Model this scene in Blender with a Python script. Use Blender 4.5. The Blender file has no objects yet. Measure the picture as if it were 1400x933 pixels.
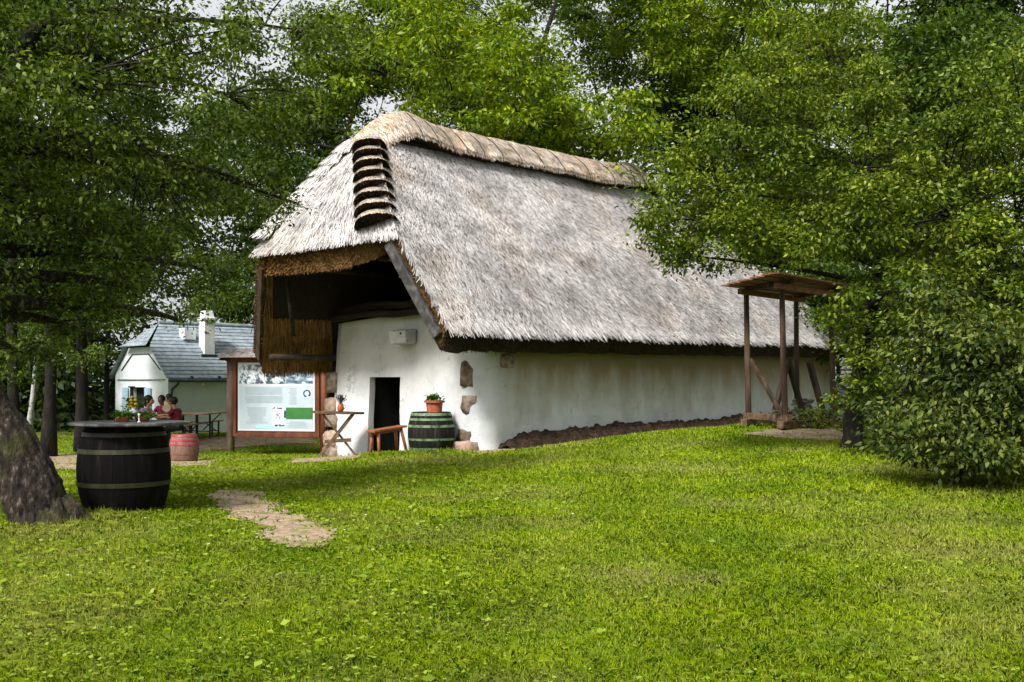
import bpy, bmesh, math, random
import numpy as np
from mathutils import Vector, Matrix, noise as mnoise

R = math.radians
random.seed(7)
rng = np.random.default_rng(11)
sc = bpy.context.scene
COL = sc.collection
F, CX, HY, EYE = 1400.0, 700.0, 520.0, 1.6      # focal length in photo pixels, centre column, horizon row, eye height

# ------------------------------------------------------------------ small helpers
def link(o):
    COL.objects.link(o); return o

def props(o, label=None, cat=None, group=None, kind=None):
    if label: o['label'] = label
    if cat: o['category'] = cat
    if group: o['group'] = group
    if kind: o['kind'] = kind
    return o

def empty(name, loc, rz=0.0, label=None, cat=None, group=None):
    o = link(bpy.data.objects.new(name, None))
    o.location = loc; o.rotation_euler = (0, 0, rz); o.empty_display_size = 0.2
    return props(o, label, cat, group)

def npmesh(name, verts, faces, mats, parent=None, smooth=False, mi=None):
    """verts (N,3); faces (M,k) int array of one face size, or a list of such arrays"""
    fl = faces if isinstance(faces, list) else [faces]
    fl = [np.asarray(f, dtype=np.int32) for f in fl if len(f)]
    verts = np.asarray(verts, dtype=np.float32)
    me = bpy.data.meshes.new(name)
    me.vertices.add(len(verts)); me.vertices.foreach_set('co', verts.ravel())
    tot = np.concatenate([np.full(len(f), f.shape[1], np.int32) for f in fl])
    li = np.concatenate([f.ravel() for f in fl])
    me.loops.add(len(li)); me.loops.foreach_set('vertex_index', li)
    me.polygons.add(len(tot))
    st = np.concatenate([[0], np.cumsum(tot)[:-1]]).astype(np.int32)
    me.polygons.foreach_set('loop_start', st)
    if mi is not None: me.polygons.foreach_set('material_index', np.asarray(mi, dtype=np.int32))
    if smooth: me.polygons.foreach_set('use_smooth', np.ones(len(tot), dtype=bool))
    me.update(calc_edges=True); me.validate()
    for m in (mats if isinstance(mats, (list, tuple)) else [mats]): me.materials.append(m)
    o = link(bpy.data.objects.new(name, me))
    if parent: o.parent = parent
    return o

class MB:
    """collects shapes; build() links them as one mesh object"""
    def __init__(s): s.v = []; s.f = []; s.m = []; s.cm = 0
    def add(s, vs, fs):
        b = len(s.v); s.v += [tuple(v) for v in vs]
        for f in fs: s.f.append(tuple(i + b for i in f)); s.m.append(s.cm)
    def box(s, c, size, rot=None, taper=1.0, jit=0.0):
        x, y, z = [q / 2 for q in size]
        vs = []
        for dz in (-1, 1):
            k = taper if dz > 0 else 1
            for dx, dy in ((-1, -1), (1, -1), (1, 1), (-1, 1)):
                p = Vector((dx * x * k, dy * y * k, dz * z))
                if jit: p += Vector([random.uniform(-jit, jit) for _ in range(3)])
                if rot is not None: p = rot @ p
                vs.append(p + Vector(c))
        s.add(vs, [(0, 3, 2, 1), (4, 5, 6, 7), (0, 1, 5, 4), (1, 2, 6, 5), (2, 3, 7, 6), (3, 0, 4, 7)])
    def bar(s, a, b, w, h, up=(0, 0, 1)):
        a, b = Vector(a), Vector(b); d = (b - a); L = d.length; d.normalize()
        up = Vector(up); side = d.cross(up)
        if side.length < 1e-4: side = d.cross(Vector((1, 0, 0)))
        side.normalize(); u = side.cross(d)
        rot = Matrix((d, side, u)).transposed()
        s.box((a + b) / 2, (L, w, h), rot)
    def tube(s, pts, rads, n=8, cap=True, wob=0.0):
        pts = [Vector(p) for p in pts]
        base = len(s.v); fs = []; vs = []
        prev = None
        for i, p in enumerate(pts):
            d = (pts[min(i + 1, len(pts) - 1)] - pts[max(i - 1, 0)]).normalized()
            if prev is None:
                a = d.cross(Vector((0.3, 0.9, 0.1)));
                if a.length < 1e-3: a = d.cross(Vector((1, 0, 0)))
            else: a = prev - d * prev.dot(d)
            a.normalize(); prev = a; b = d.cross(a)
            for k in range(n):
                t = 2 * math.pi * k / n
                r = rads[i] * (1 + (random.uniform(-wob, wob) if wob else 0))
                vs.append(p + (a * math.cos(t) + b * math.sin(t)) * r)
        for i in range(len(pts) - 1):
            for k in range(n):
                k2 = (k + 1) % n
                fs.append((i * n + k, i * n + k2, (i + 1) * n + k2, (i + 1) * n + k))
        if cap:
            fs.append(tuple(range(n - 1, -1, -1))); fs.append(tuple((len(pts) - 1) * n + k for k in range(n)))
        s.add(vs, fs)
    def lathe(s, prof, c=(0, 0, 0), n=28, capb=True, capt=True, facet=0.0):
        vs = []; fs = []
        for (r, z) in prof:
            for k in range(n):
                t = 2 * math.pi * k / n
                rr = r * (1 + facet * math.sin(k * 2.39 * 7))
                vs.append((c[0] + rr * math.cos(t), c[1] + rr * math.sin(t), c[2] + z))
        for i in range(len(prof) - 1):
            for k in range(n):
                k2 = (k + 1) % n
                fs.append((i * n + k, i * n + k2, (i + 1) * n + k2, (i + 1) * n + k))
        if capb: fs.append(tuple(range(n - 1, -1, -1)))
        if capt: fs.append(tuple((len(prof) - 1) * n + k for k in range(n)))
        s.add(vs, fs)
    def ball(s, c, r, sc3=(1, 1, 1), n=10, m=7):
        vs = []; fs = []
        for i in range(m + 1):
            th = math.pi * i / m
            for k in range(n):
                ph = 2 * math.pi * k / n
                vs.append((c[0] + r * sc3[0] * math.sin(th) * math.cos(ph), c[1] + r * sc3[1] * math.sin(th) * math.sin(ph), c[2] + r * sc3[2] * math.cos(th)))
        for i in range(m):
            for k in range(n):
                k2 = (k + 1) % n
                fs.append((i * n + k, (i + 1) * n + k, (i + 1) * n + k2, i * n + k2))
        s.add(vs, fs)
    def build(s, name, mats, parent=None, smooth=False, bevel=0.0, loc=None):
        me = bpy.data.meshes.new(name)
        me.from_pydata(s.v, [], s.f)
        for m in (mats if isinstance(mats, (list, tuple)) else [mats]): me.materials.append(m)
        for p, k in zip(me.polygons, s.m):
            p.material_index = k; p.use_smooth = smooth
        me.update()
        o = link(bpy.data.objects.new(name, me))
        if parent: o.parent = parent
        if loc is not None: o.location = loc
        if bevel:
            b = o.modifiers.new('b', 'BEVEL'); b.width = bevel; b.segments = 2; b.limit_method = 'ANGLE'; b.angle_limit = R(40)
        return o

def fbm(x, y, z=0.0, sc_=1.0, oct_=3):
    v = 0; a = 1
    for k in range(oct_):
        v += a * mnoise.noise(Vector((x * sc_, y * sc_, z * sc_))); sc_ *= 2; a *= .5
    return v

def grid_noise(P, scale, seed=0.0):
    """smooth pseudo noise for arrays, sums of sines, about -1..1"""
    x, y, z = P[..., 0] * scale, P[..., 1] * scale, P[..., 2] * scale
    s = seed
    return (np.sin(x * 1.7 + 1.3 * np.sin(y * 1.1 + s) + s) + np.sin(y * 1.9 + 1.2 * np.sin(z * 1.3 + 2 * s) + 2.1 + s)
            + np.sin(z * 1.6 + 1.1 * np.sin(x * .9 + s * 3) + 4.2 - s) + .6 * np.sin((x + y) * 3.1 + s) * np.sin((y - z) * 2.7 - s)) / 3.2

# ------------------------------------------------------------------ the ground
GP = np.array([
 (0, 0, 0), (0, 5.4, 0), (-5, 5, 0), (5, 5, 0.02), (-4.4, 11.7, .09), (-4.9, 10.6, .09), (0, 10, .09), (5, 10, .12),
 (-3.5, 14, .03), (-.5, 20.0, .2), (-1.8, 21.0, .1), (-3.0, 22.2, -.02), (-4.3, 24.0, -.26), (-7.7, 24, -.29), (-7.4, 27, -.38),
 (-5, 26.3, -.38), (-13, 31, -.17), (-9.5, 31, -.17), (-12, 27, -.38), (-14, 42, -.7), (-8, 46, -.7), (-22, 44, -.6), (-20, 30, -.3), (3.6, 25.0, .36), (5.4, 22.5, .55), (7.4, 23.7, .53),
 (6, 18.5, .36), (9, 28.5, .5), (3, 17, .26), (0, 16, .16), (12, 20, .5), (10, 12, .2), (12, 40, .4), (0, 40, .1),
 (-10, 15, -.02), (-15, 20, -.2), (1.6, 21.8, .3), (30, 30, .5), (-40, 30, -.3), (0, 80, 0), (-8, 19, -.1), (-4.5, 18, -.05), (-2.3, 18, .08)])

def H(x, y):
    x = np.asarray(x, float); y = np.asarray(y, float)
    shp = np.broadcast(x, y).shape
    x = np.broadcast_to(x, shp).ravel(); y = np.broadcast_to(y, shp).ravel()
    out = np.empty(len(x))
    for i in range(0, len(x), 20000):
        dx = x[i:i + 20000, None] - GP[None, :, 0]; dy = y[i:i + 20000, None] - GP[None, :, 1]
        d2 = dx * dx + dy * dy
        w = np.exp(-d2 / (2 * 1.5 ** 2)) + .02 / (1 + (d2 / 6) ** 1.5)
        out[i:i + 20000] = (w * GP[None, :, 2]).sum(1) / w.sum(1)
    return out.reshape(shp)

def h1(x, y): return float(H(x, y))

def at(px, Y, z=None):
    X = (px - CX) / F * Y
    return Vector((X, Y, h1(X, Y) if z is None else z))

def zpix(py, Y): return EYE + (HY - py) / F * Y

def pix_ground(px, py):
    Y = 1.5 * F / (py - HY)
    for _ in range(30):
        X = (px - CX) / F * Y
        Y = .5 * Y + .5 * (EYE - h1(X, Y)) * F / (py - HY)
    return ((px - CX) / F * Y, Y)

# ------------------------------------------------------------------ materials
def newmat(name):
    m = bpy.data.materials.new(name); m.use_nodes = True
    nt = m.node_tree; nt.nodes.clear()
    out = nt.nodes.new('ShaderNodeOutputMaterial')
    return m, nt, out

def ramp(nt, stops, fac):
    r = nt.nodes.new('ShaderNodeValToRGB')
    e = r.color_ramp.elements
    while len(e) < len(stops): e.new(.5)
    for el, (p, c) in zip(e, stops): el.position = p; el.color = (*c, 1)
    nt.links.new(fac, r.inputs[0]); return r.outputs[0]

def noise_node(nt, scale, detail=5, rough=.6, stretch=None, coord='Object', dist=0.0):
    tc = nt.nodes.new('ShaderNodeTexCoord'); mp = nt.nodes.new('ShaderNodeMapping')
    if stretch: mp.inputs['Scale'].default_value = stretch
    nt.links.new(tc.outputs[coord], mp.inputs[0])
    n = nt.nodes.new('ShaderNodeTexNoise')
    n.inputs['Scale'].default_value = scale; n.inputs['Detail'].default_value = detail; n.inputs['Roughness'].default_value = rough
    n.inputs['Distortion'].default_value = dist
    nt.links.new(mp.outputs[0], n.inputs['Vector']); return n.outputs[0]

def mix(nt, fac, a, b, mode='MIX'):
    n = nt.nodes.new('ShaderNodeMixRGB'); n.blend_type = mode
    for i, v in ((0, fac), (1, a), (2, b)):
        if hasattr(v, 'links') or isinstance(v, bpy.types.NodeSocket): nt.links.new(v, n.inputs[i])
        elif isinstance(v, (int, float)): n.inputs[i].default_value = v
        else: n.inputs[i].default_value = (*v, 1)
    return n.outputs[0]

def surf(name, stops, scale=6, detail=6, rough=.85, bump=.3, bdist=.02, stretch=None, bscale=None, spec=.3, dirt=None, island=0.0, coord='Object'):
    m, nt, out = newmat(name)
    p = nt.nodes.new('ShaderNodeBsdfPrincipled')
    p.inputs['Roughness'].default_value = rough; p.inputs['Specular IOR Level'].default_value = spec
    n = noise_node(nt, scale, detail, stretch=stretch, coord=coord)
    c = ramp(nt, stops, n)
    if dirt:
        dn = noise_node(nt, dirt[1], 4, coord=coord)
        f = ramp(nt, [(dirt[2], (0, 0, 0)), (dirt[3], (1, 1, 1))], dn)
        c = mix(nt, f, c, dirt[0])
    if island:
        g = nt.nodes.new('ShaderNodeNewGeometry')
        v = ramp(nt, [(0, (1 - island,) * 3), (1, (1 + island * .6,) * 3)], g.outputs['Random Per Island'])
        c = mix(nt, 1.0, c, v, 'MULTIPLY')
    nt.links.new(c, p.inputs['Base Color'])
    if bump:
        bn = noise_node(nt, bscale or scale * 2.5, 6, stretch=stretch, coord=coord)
        b = nt.nodes.new('ShaderNodeBump'); b.inputs['Strength'].default_value = bump; b.inputs['Distance'].default_value = bdist
        nt.links.new(bn, b.inputs['Height']); nt.links.new(b.outputs[0], p.inputs['Normal'])
    nt.links.new(p.outputs[0], out.inputs[0]); return m

def leafmat(name, cols, trans=.35, rough=.45, patch=None, upn=0.0, drift=((.66, .72, .8), (1.3, 1.18, .95)), dscale=.9):
    """cols: dark..light; each leaf takes its own tone, whole sprays drift a little"""
    m, nt, out = newmat(name)
    g = nt.nodes.new('ShaderNodeNewGeometry')
    k = len(cols)
    c = ramp(nt, [(i / (k - 1), col) for i, col in enumerate(cols)], g.outputs['Random Per Island'])
    n = noise_node(nt, dscale if not patch else patch[1], 4)
    v = ramp(nt, [(.34, drift[0]), (.66, drift[1])], n)
    c = mix(nt, 1.0, c, v, 'MULTIPLY')
    if patch:
        pn = noise_node(nt, patch[1] * .45, 4)
        f = ramp(nt, [(.48, (0, 0, 0)), (.66, (1, 1, 1))], pn)
        c = mix(nt, f, c, mix(nt, .55, c, patch[0]))
    p = nt.nodes.new('ShaderNodeBsdfPrincipled'); p.inputs['Roughness'].default_value = rough; p.inputs['Specular IOR Level'].default_value = .06 if upn else .22
    nt.links.new(c, p.inputs['Base Color'])
    t = nt.nodes.new('ShaderNodeBsdfTranslucent')
    if upn:
        vm = nt.nodes.new('ShaderNodeVectorMath'); vm.operation = 'SCALE'; vm.inputs['Scale'].default_value = 1 - upn; nt.links.new(g.outputs['Normal'], vm.inputs[0])
        va = nt.nodes.new('ShaderNodeVectorMath'); va.operation = 'ADD'; va.inputs[1].default_value = (0, 0, upn); nt.links.new(vm.outputs[0], va.inputs[0])
        vn = nt.nodes.new('ShaderNodeVectorMath'); vn.operation = 'NORMALIZE'; nt.links.new(va.outputs[0], vn.inputs[0]); nt.links.new(vn.outputs[0], p.inputs['Normal'])
    tcol = mix(nt, 1.0, c, (1.25, 1.3, .5), 'MULTIPLY')
    nt.links.new(tcol, t.inputs[0])
    ms = nt.nodes.new('ShaderNodeMixShader'); ms.inputs[0].default_value = trans
    nt.links.new(p.outputs[0], ms.inputs[1]); nt.links.new(t.outputs[0], ms.inputs[2]); nt.links.new(ms.outputs[0], out.inputs[0])
    return m

def strawmat(name, cols, patch_lo=.55, patch_hi=1.15, pscale=1.3, rough=.75, tan=.35):
    m, nt, out = newmat(name)
    g = nt.nodes.new('ShaderNodeNewGeometry'); k = len(cols)
    c = ramp(nt, cols, g.outputs['Random Per Island'])
    n = noise_node(nt, pscale, 6, .65)
    v = ramp(nt, [(.32, (patch_lo,) * 3), (.6, (patch_hi, patch_hi, patch_hi))], n)
    c = mix(nt, 1.0, c, v, 'MULTIPLY')
    n2 = noise_node(nt, .55, 4)
    f = ramp(nt, [(.52, (0, 0, 0)), (.72, (tan,) * 3)], n2)
    c = mix(nt, f, c, mix(nt, 1.0, c, (1.0, .72, .45), 'MULTIPLY'))
    p = nt.nodes.new('ShaderNodeBsdfPrincipled'); p.inputs['Roughness'].default_value = rough; p.inputs['Specular IOR Level'].default_value = .25
    nt.links.new(c, p.inputs['Base Color'])
    nt.links.new(p.outputs[0], out.inputs[0]); return m

M = {}
M['straw'] = strawmat('weathered_straw', [(0, (.07, .062, .055)), (.2, (.2, .18, .17)), (.36, (.5, .47, .455)), (.65, (.64, .61, .6)), (1, (.8, .78, .77))])
M['straw_tan'] = strawmat('ridge_straw', [(0, (.16, .095, .04)), (.28, (.4, .27, .15)), (.5, (.55, .48, .41)), (1, (.74, .7, .66))], .6, 1.1, 2.2)
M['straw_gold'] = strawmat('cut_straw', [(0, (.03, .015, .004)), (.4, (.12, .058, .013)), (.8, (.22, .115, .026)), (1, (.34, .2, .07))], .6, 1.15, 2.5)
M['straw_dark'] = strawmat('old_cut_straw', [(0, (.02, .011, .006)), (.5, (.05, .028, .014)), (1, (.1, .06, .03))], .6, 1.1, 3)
M['thatch'] = surf('thatch_bed', [(.3, (.06, .052, .045)), (.5, (.17, .155, .14)), (.7, (.36, .335, .31))], 9, 8, .9, .8, .05)
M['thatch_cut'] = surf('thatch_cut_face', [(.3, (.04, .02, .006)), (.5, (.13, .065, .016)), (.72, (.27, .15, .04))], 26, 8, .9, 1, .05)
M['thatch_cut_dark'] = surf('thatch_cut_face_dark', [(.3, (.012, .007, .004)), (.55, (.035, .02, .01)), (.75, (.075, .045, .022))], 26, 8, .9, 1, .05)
M['thatch_under'] = surf('dark_thatch_underside', [(.3, (.006, .004, .002)), (.5, (.014, .009, .004)), (.72, (.03, .018, .007))], 14, 8, .9, .8, .04, stretch=(1.6, 1.0, .16))  # very dark brown straw for the inner skin of the thatch
M['ridge_bed'] = surf('ridge_bed', [(.3, (.16, .1, .05)), (.5, (.38, .28, .18)), (.7, (.58, .52, .46))], 9, 8, .9, .8, .05)
M['timber'] = surf('dark_timber', [(.3, (.012, .008, .005)), (.55, (.035, .022, .013)), (.75, (.08, .052, .03))], 5, 8, .8, .6, .02, stretch=(1, 1, .15))
M['log'] = surf('old_log', [(.3, (.006, .004, .003)), (.5, (.014, .01, .006)), (.72, (.05, .034, .022))], 9, 8, .85, .8, .03, stretch=(1, .12, 1))
M['board'] = surf('weathered_board', [(.3, (.02, .018, .018)), (.5, (.05, .046, .046)), (.72, (.14, .13, .13))], 6, 8, .6, .5, .02)
M['post'] = surf('brown_post', [(.3, (.016, .01, .006)), (.5, (.042, .025, .014)), (.72, (.11, .075, .05))], 7, 8, .8, .6, .02, stretch=(1, 1, .12))
M['post_red'] = surf('red_brown_boards', [(.3, (.05, .015, .006)), (.5, (.11, .03, .01)), (.72, (.17, .055, .02))], 6, 8, .6, .4, .01, stretch=(1, 1, .2))
M['red_plank'] = surf('russet_planks', [(.3, (.09, .03, .012)), (.5, (.17, .065, .028)), (.72, (.25, .11, .05))], 6, 8, .7, .4, .01)
M['post_grey'] = surf('barkless_post', [(.3, (.07, .035, .025)), (.5, (.16, .1, .08)), (.72, (.33, .26, .22))], 6, 8, .75, .6, .02, stretch=(1, 1, .2))
M['shingle'] = surf('grey_shingles', [(.3, (.12, .1, .09)), (.5, (.27, .24, .22)), (.7, (.45, .42, .4))], 7, 8, .8, .5, .02, stretch=(1, 3, 3), island=.35)
M['table_wood'] = surf('brown_table_wood', [(.3, (.05, .028, .015)), (.5, (.12, .07, .038)), (.72, (.22, .15, .09))], 8, 8, .75, .5, .01)
M['beer_wood'] = surf('yellowed_bench_wood', [(.3, (.22, .13, .05)), (.5, (.36, .24, .11)), (.72, (.5, .37, .2))], 6, 6, .6, .3, .01)
M['orange_wood'] = surf('orange_brown_wood', [(.3, (.16, .045, .016)), (.5, (.27, .085, .03)), (.72, (.36, .14, .055))], 8, 7, .55, .4, .01)
M['steel'] = surf('dark_steel', [(.3, (.01, .011, .012)), (.7, (.03, .032, .034))], 6, 3, .5, 0)
M['terracotta'] = surf('terracotta', [(.3, (.25, .06, .028)), (.5, (.36, .095, .045)), (.7, (.43, .14, .075))], 6, 6, .7, .2, .005)
M['jug'] = surf('glazed_orange_clay', [(.3, (.28, .07, .02)), (.7, (.45, .14, .05))], 6, 5, .35, .1, .005)
M['barrel_black'] = surf('black_stained_oak', [(.3, (.002, .0018, .0015)), (.55, (.005, .0042, .0038)), (.75, (.022, .017, .014))], 4, 8, .85, .6, .012, stretch=(2.2, 2.2, .25), spec=.08)
M['barrel_dark'] = surf('tarred_oak', [(.3, (.005, .005, .005)), (.55, (.015, .013, .012)), (.75, (.06, .052, .046))], 5, 8, .8, .6, .012, stretch=(2.5, 2.5, .3), spec=.12)
M['barrel_red'] = surf('grey_brown_oak', [(.3, (.1, .05, .035)), (.55, (.2, .12, .09)), (.75, (.32, .22, .17))], 6, 8, .7, .4, .01, stretch=(2.5, 2.5, .3))
M['hoop_olive'] = surf('olive_hoop', [(.3, (.012, .013, .006)), (.7, (.035, .036, .017))], 9, 5, .5, .2, .005)
M['hoop_green'] = surf('green_painted_hoop', [(.34, (.02, .03, .015)), (.46, (.1, .17, .08)), (.7, (.2, .3, .18))], 7, 6, .5, .2, .005)
M['hoop_red'] = surf('red_painted_hoop', [(.3, (.2, .02, .03)), (.6, (.38, .04, .06)), (.8, (.5, .12, .12))], 7, 6, .5, .2, .005)
M['hoop_brown'] = surf('rusty_hoop', [(.3, (.1, .045, .025)), (.7, (.26, .14, .08))], 7, 6, .6, .2, .005)
M['slab'] = surf('worn_grey_top', [(.3, (.03, .03, .03)), (.5, (.075, .075, .075)), (.7, (.2, .2, .2))], 7, 7, .6, .4, .01)
M['stone'] = surf('grey_brown_stone', [(.3, (.09, .07, .05)), (.5, (.22, .17, .13)), (.72, (.4, .33, .27))], 7, 8, .9, .8, .04)
M['stone_brown'] = surf('brown_stone', [(.3, (.05, .033, .022)), (.5, (.12, .085, .06)), (.72, (.24, .18, .13))], 7, 8, .9, .8, .04)
M['stone_pink'] = surf('pinkish_stone', [(.3, (.22, .13, .09)), (.5, (.36, .25, .19)), (.72, (.5, .38, .3))], 7, 8, .9, .8, .04)
M['slate'] = surf('blue_grey_slate', [(.3, (.15, .19, .22)), (.5, (.26, .31, .35)), (.7, (.38, .44, .48))], 5, 6, .55, .3, .01, island=.15)
M['blue_paint'] = surf('pale_blue_paint', [(.3, (.25, .4, .5)), (.7, (.38, .54, .63))], 5, 5, .6, .1, .005)
M['gutter'] = surf('dark_gutter', [(.3, (.018, .03, .035)), (.7, (.04, .06, .07))], 5, 4, .5, 0)
M['black'] = surf('opening_shade', [(.3, (.004, .004, .004)), (.7, (.012, .012, .012))], 3, 3, .9, 0)  # near-black colour stands for the shade inside openings
M['soil'] = surf('dark_soil', [(.3, (.01, .006, .003)), (.5, (.032, .018, .009)), (.72, (.1, .055, .03))], 9, 9, .95, 1, .05)
M['dirt'] = surf('trodden_earth', [(.25, (.16, .105, .068)), (.5, (.3, .215, .14)), (.75, (.46, .36, .26))], 8, 9, .95, .5, .02, dirt=((.12, .15, .03), 3.5, .52, .66))
M['bark'] = surf('rough_bark', [(.38, (.004, .003, .002)), (.5, (.018, .013, .009)), (.6, (.045, .034, .026)), (.72, (.19, .155, .13))], 17, 10, .95, 1, .08, stretch=(1, 1, .45), bscale=14, dirt=((.06, .06, .015), 2.2, .5, .75))
M['bark_dark'] = surf('dark_bark', [(.3, (.004, .003, .0025)), (.55, (.012, .009, .007)), (.75, (.04, .03, .024))], 8, 8, .95, .8, .04, stretch=(1, 1, .3))
M['bark_birch'] = surf('pale_birch_bark', [(.35, (.08, .075, .07)), (.45, (.3, .3, .29)), (.7, (.45, .45, .44))], 5, 6, .8, .2, .01, stretch=(1, 1, 2.5))
M['skin'] = surf('skin', [(.3, (.36, .19, .12)), (.7, (.48, .27, .18))], 5, 3, .55, 0)
M['skin_dark'] = surf('tanned_skin', [(.3, (.2, .095, .06)), (.7, (.28, .14, .09))], 5, 3, .55, 0)
M['hair'] = surf('black_hair', [(.3, (.006, .004, .003)), (.7, (.02, .014, .01))], 20, 3, .5, .3, .01)
M['lilac'] = surf('lilac_cloth', [(.3, (.36, .24, .45)), (.7, (.5, .36, .58))], 5, 4, .8, .2, .01)
M['maroon'] = surf('maroon_cloth', [(.3, (.1, .006, .015)), (.7, (.2, .015, .03))], 5, 4, .8, .2, .01)
M['crimson'] = surf('crimson_cloth', [(.3, (.2, .008, .05)), (.7, (.32, .02, .09))], 5, 4, .8, .2, .01)
M['jeans'] = surf('dark_trousers', [(.3, (.012, .012, .016)), (.7, (.03, .03, .04))], 5, 4, .8, .2, .01)
M['shoe'] = surf('pale_shoe', [(.3, (.5, .5, .5)), (.7, (.65, .65, .65))], 5, 4, .6, 0)
M['pale_wood'] = surf('pale_wood', [(.3, (.5, .36, .22)), (.7, (.65, .5, .33))], 5, 5, .6, .1, .005)
M['white_cloth'] = surf('white_ceramic', [(.3, (.6, .6, .6)), (.7, (.75, .75, .75))], 5, 4, .5, 0)
M['yellow'] = surf('yellow_petals', [(.3, (.5, .3, .01)), (.7, (.7, .48, .04))], 9, 4, .7, .2, .01)
M['lavender'] = surf('dried_lavender', [(.3, (.035, .025, .03)), (.7, (.1, .07, .085))], 9, 4, .9, .2, .01)
M['white_petal'] = surf('white_petals', [(.3, (.7, .7, .68)), (.7, (.85, .85, .83))], 9, 4, .7, 0)
M['paper'] = surf('poster_paper', [(.3, (.4, .48, .53)), (.7, (.48, .56, .61))], 2.2, 4, .35, 0)
M['paper_white'] = surf('poster_margin', [(.3, (.56, .58, .62)), (.7, (.62, .64, .67))], 2, 3, .35, 0)
M['ink'] = surf('poster_ink', [(.3, (.02, .03, .05)), (.7, (.07, .09, .13))], 12, 4, .4, 0)
M['ink_soft'] = surf('poster_small_print', [(.3, (.2, .26, .3)), (.7, (.28, .35, .4))], 12, 4, .4, 0)
M['poster_green'] = surf('poster_green', [(.3, (.03, .13, .03)), (.7, (.045, .18, .045))], 3, 3, .4, 0)
M['poster_cyan'] = surf('poster_cyan', [(.3, (.3, .6, .7)), (.7, (.36, .66, .75))], 3, 3, .4, 0)
M['poster_photo'] = surf('poster_photograph', [(.36, (.02, .03, .045)), (.47, (.12, .16, .2)), (.53, (.45, .52, .58)), (.62, (.75, .8, .85))], 9, 8, .4, 0)
M['poster_scene'] = surf('poster_blue_photograph', [(.34, (.03, .05, .09)), (.48, (.16, .22, .3)), (.56, (.4, .5, .58)), (.66, (.7, .77, .82))], 5, 6, .4, 0, stretch=(1, 1, 2.2))
M['lamp_glass'] = surf('cream_lamp', [(.3, (.5, .45, .3)), (.7, (.6, .55, .4))], 4, 3, .3, 0)

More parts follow.
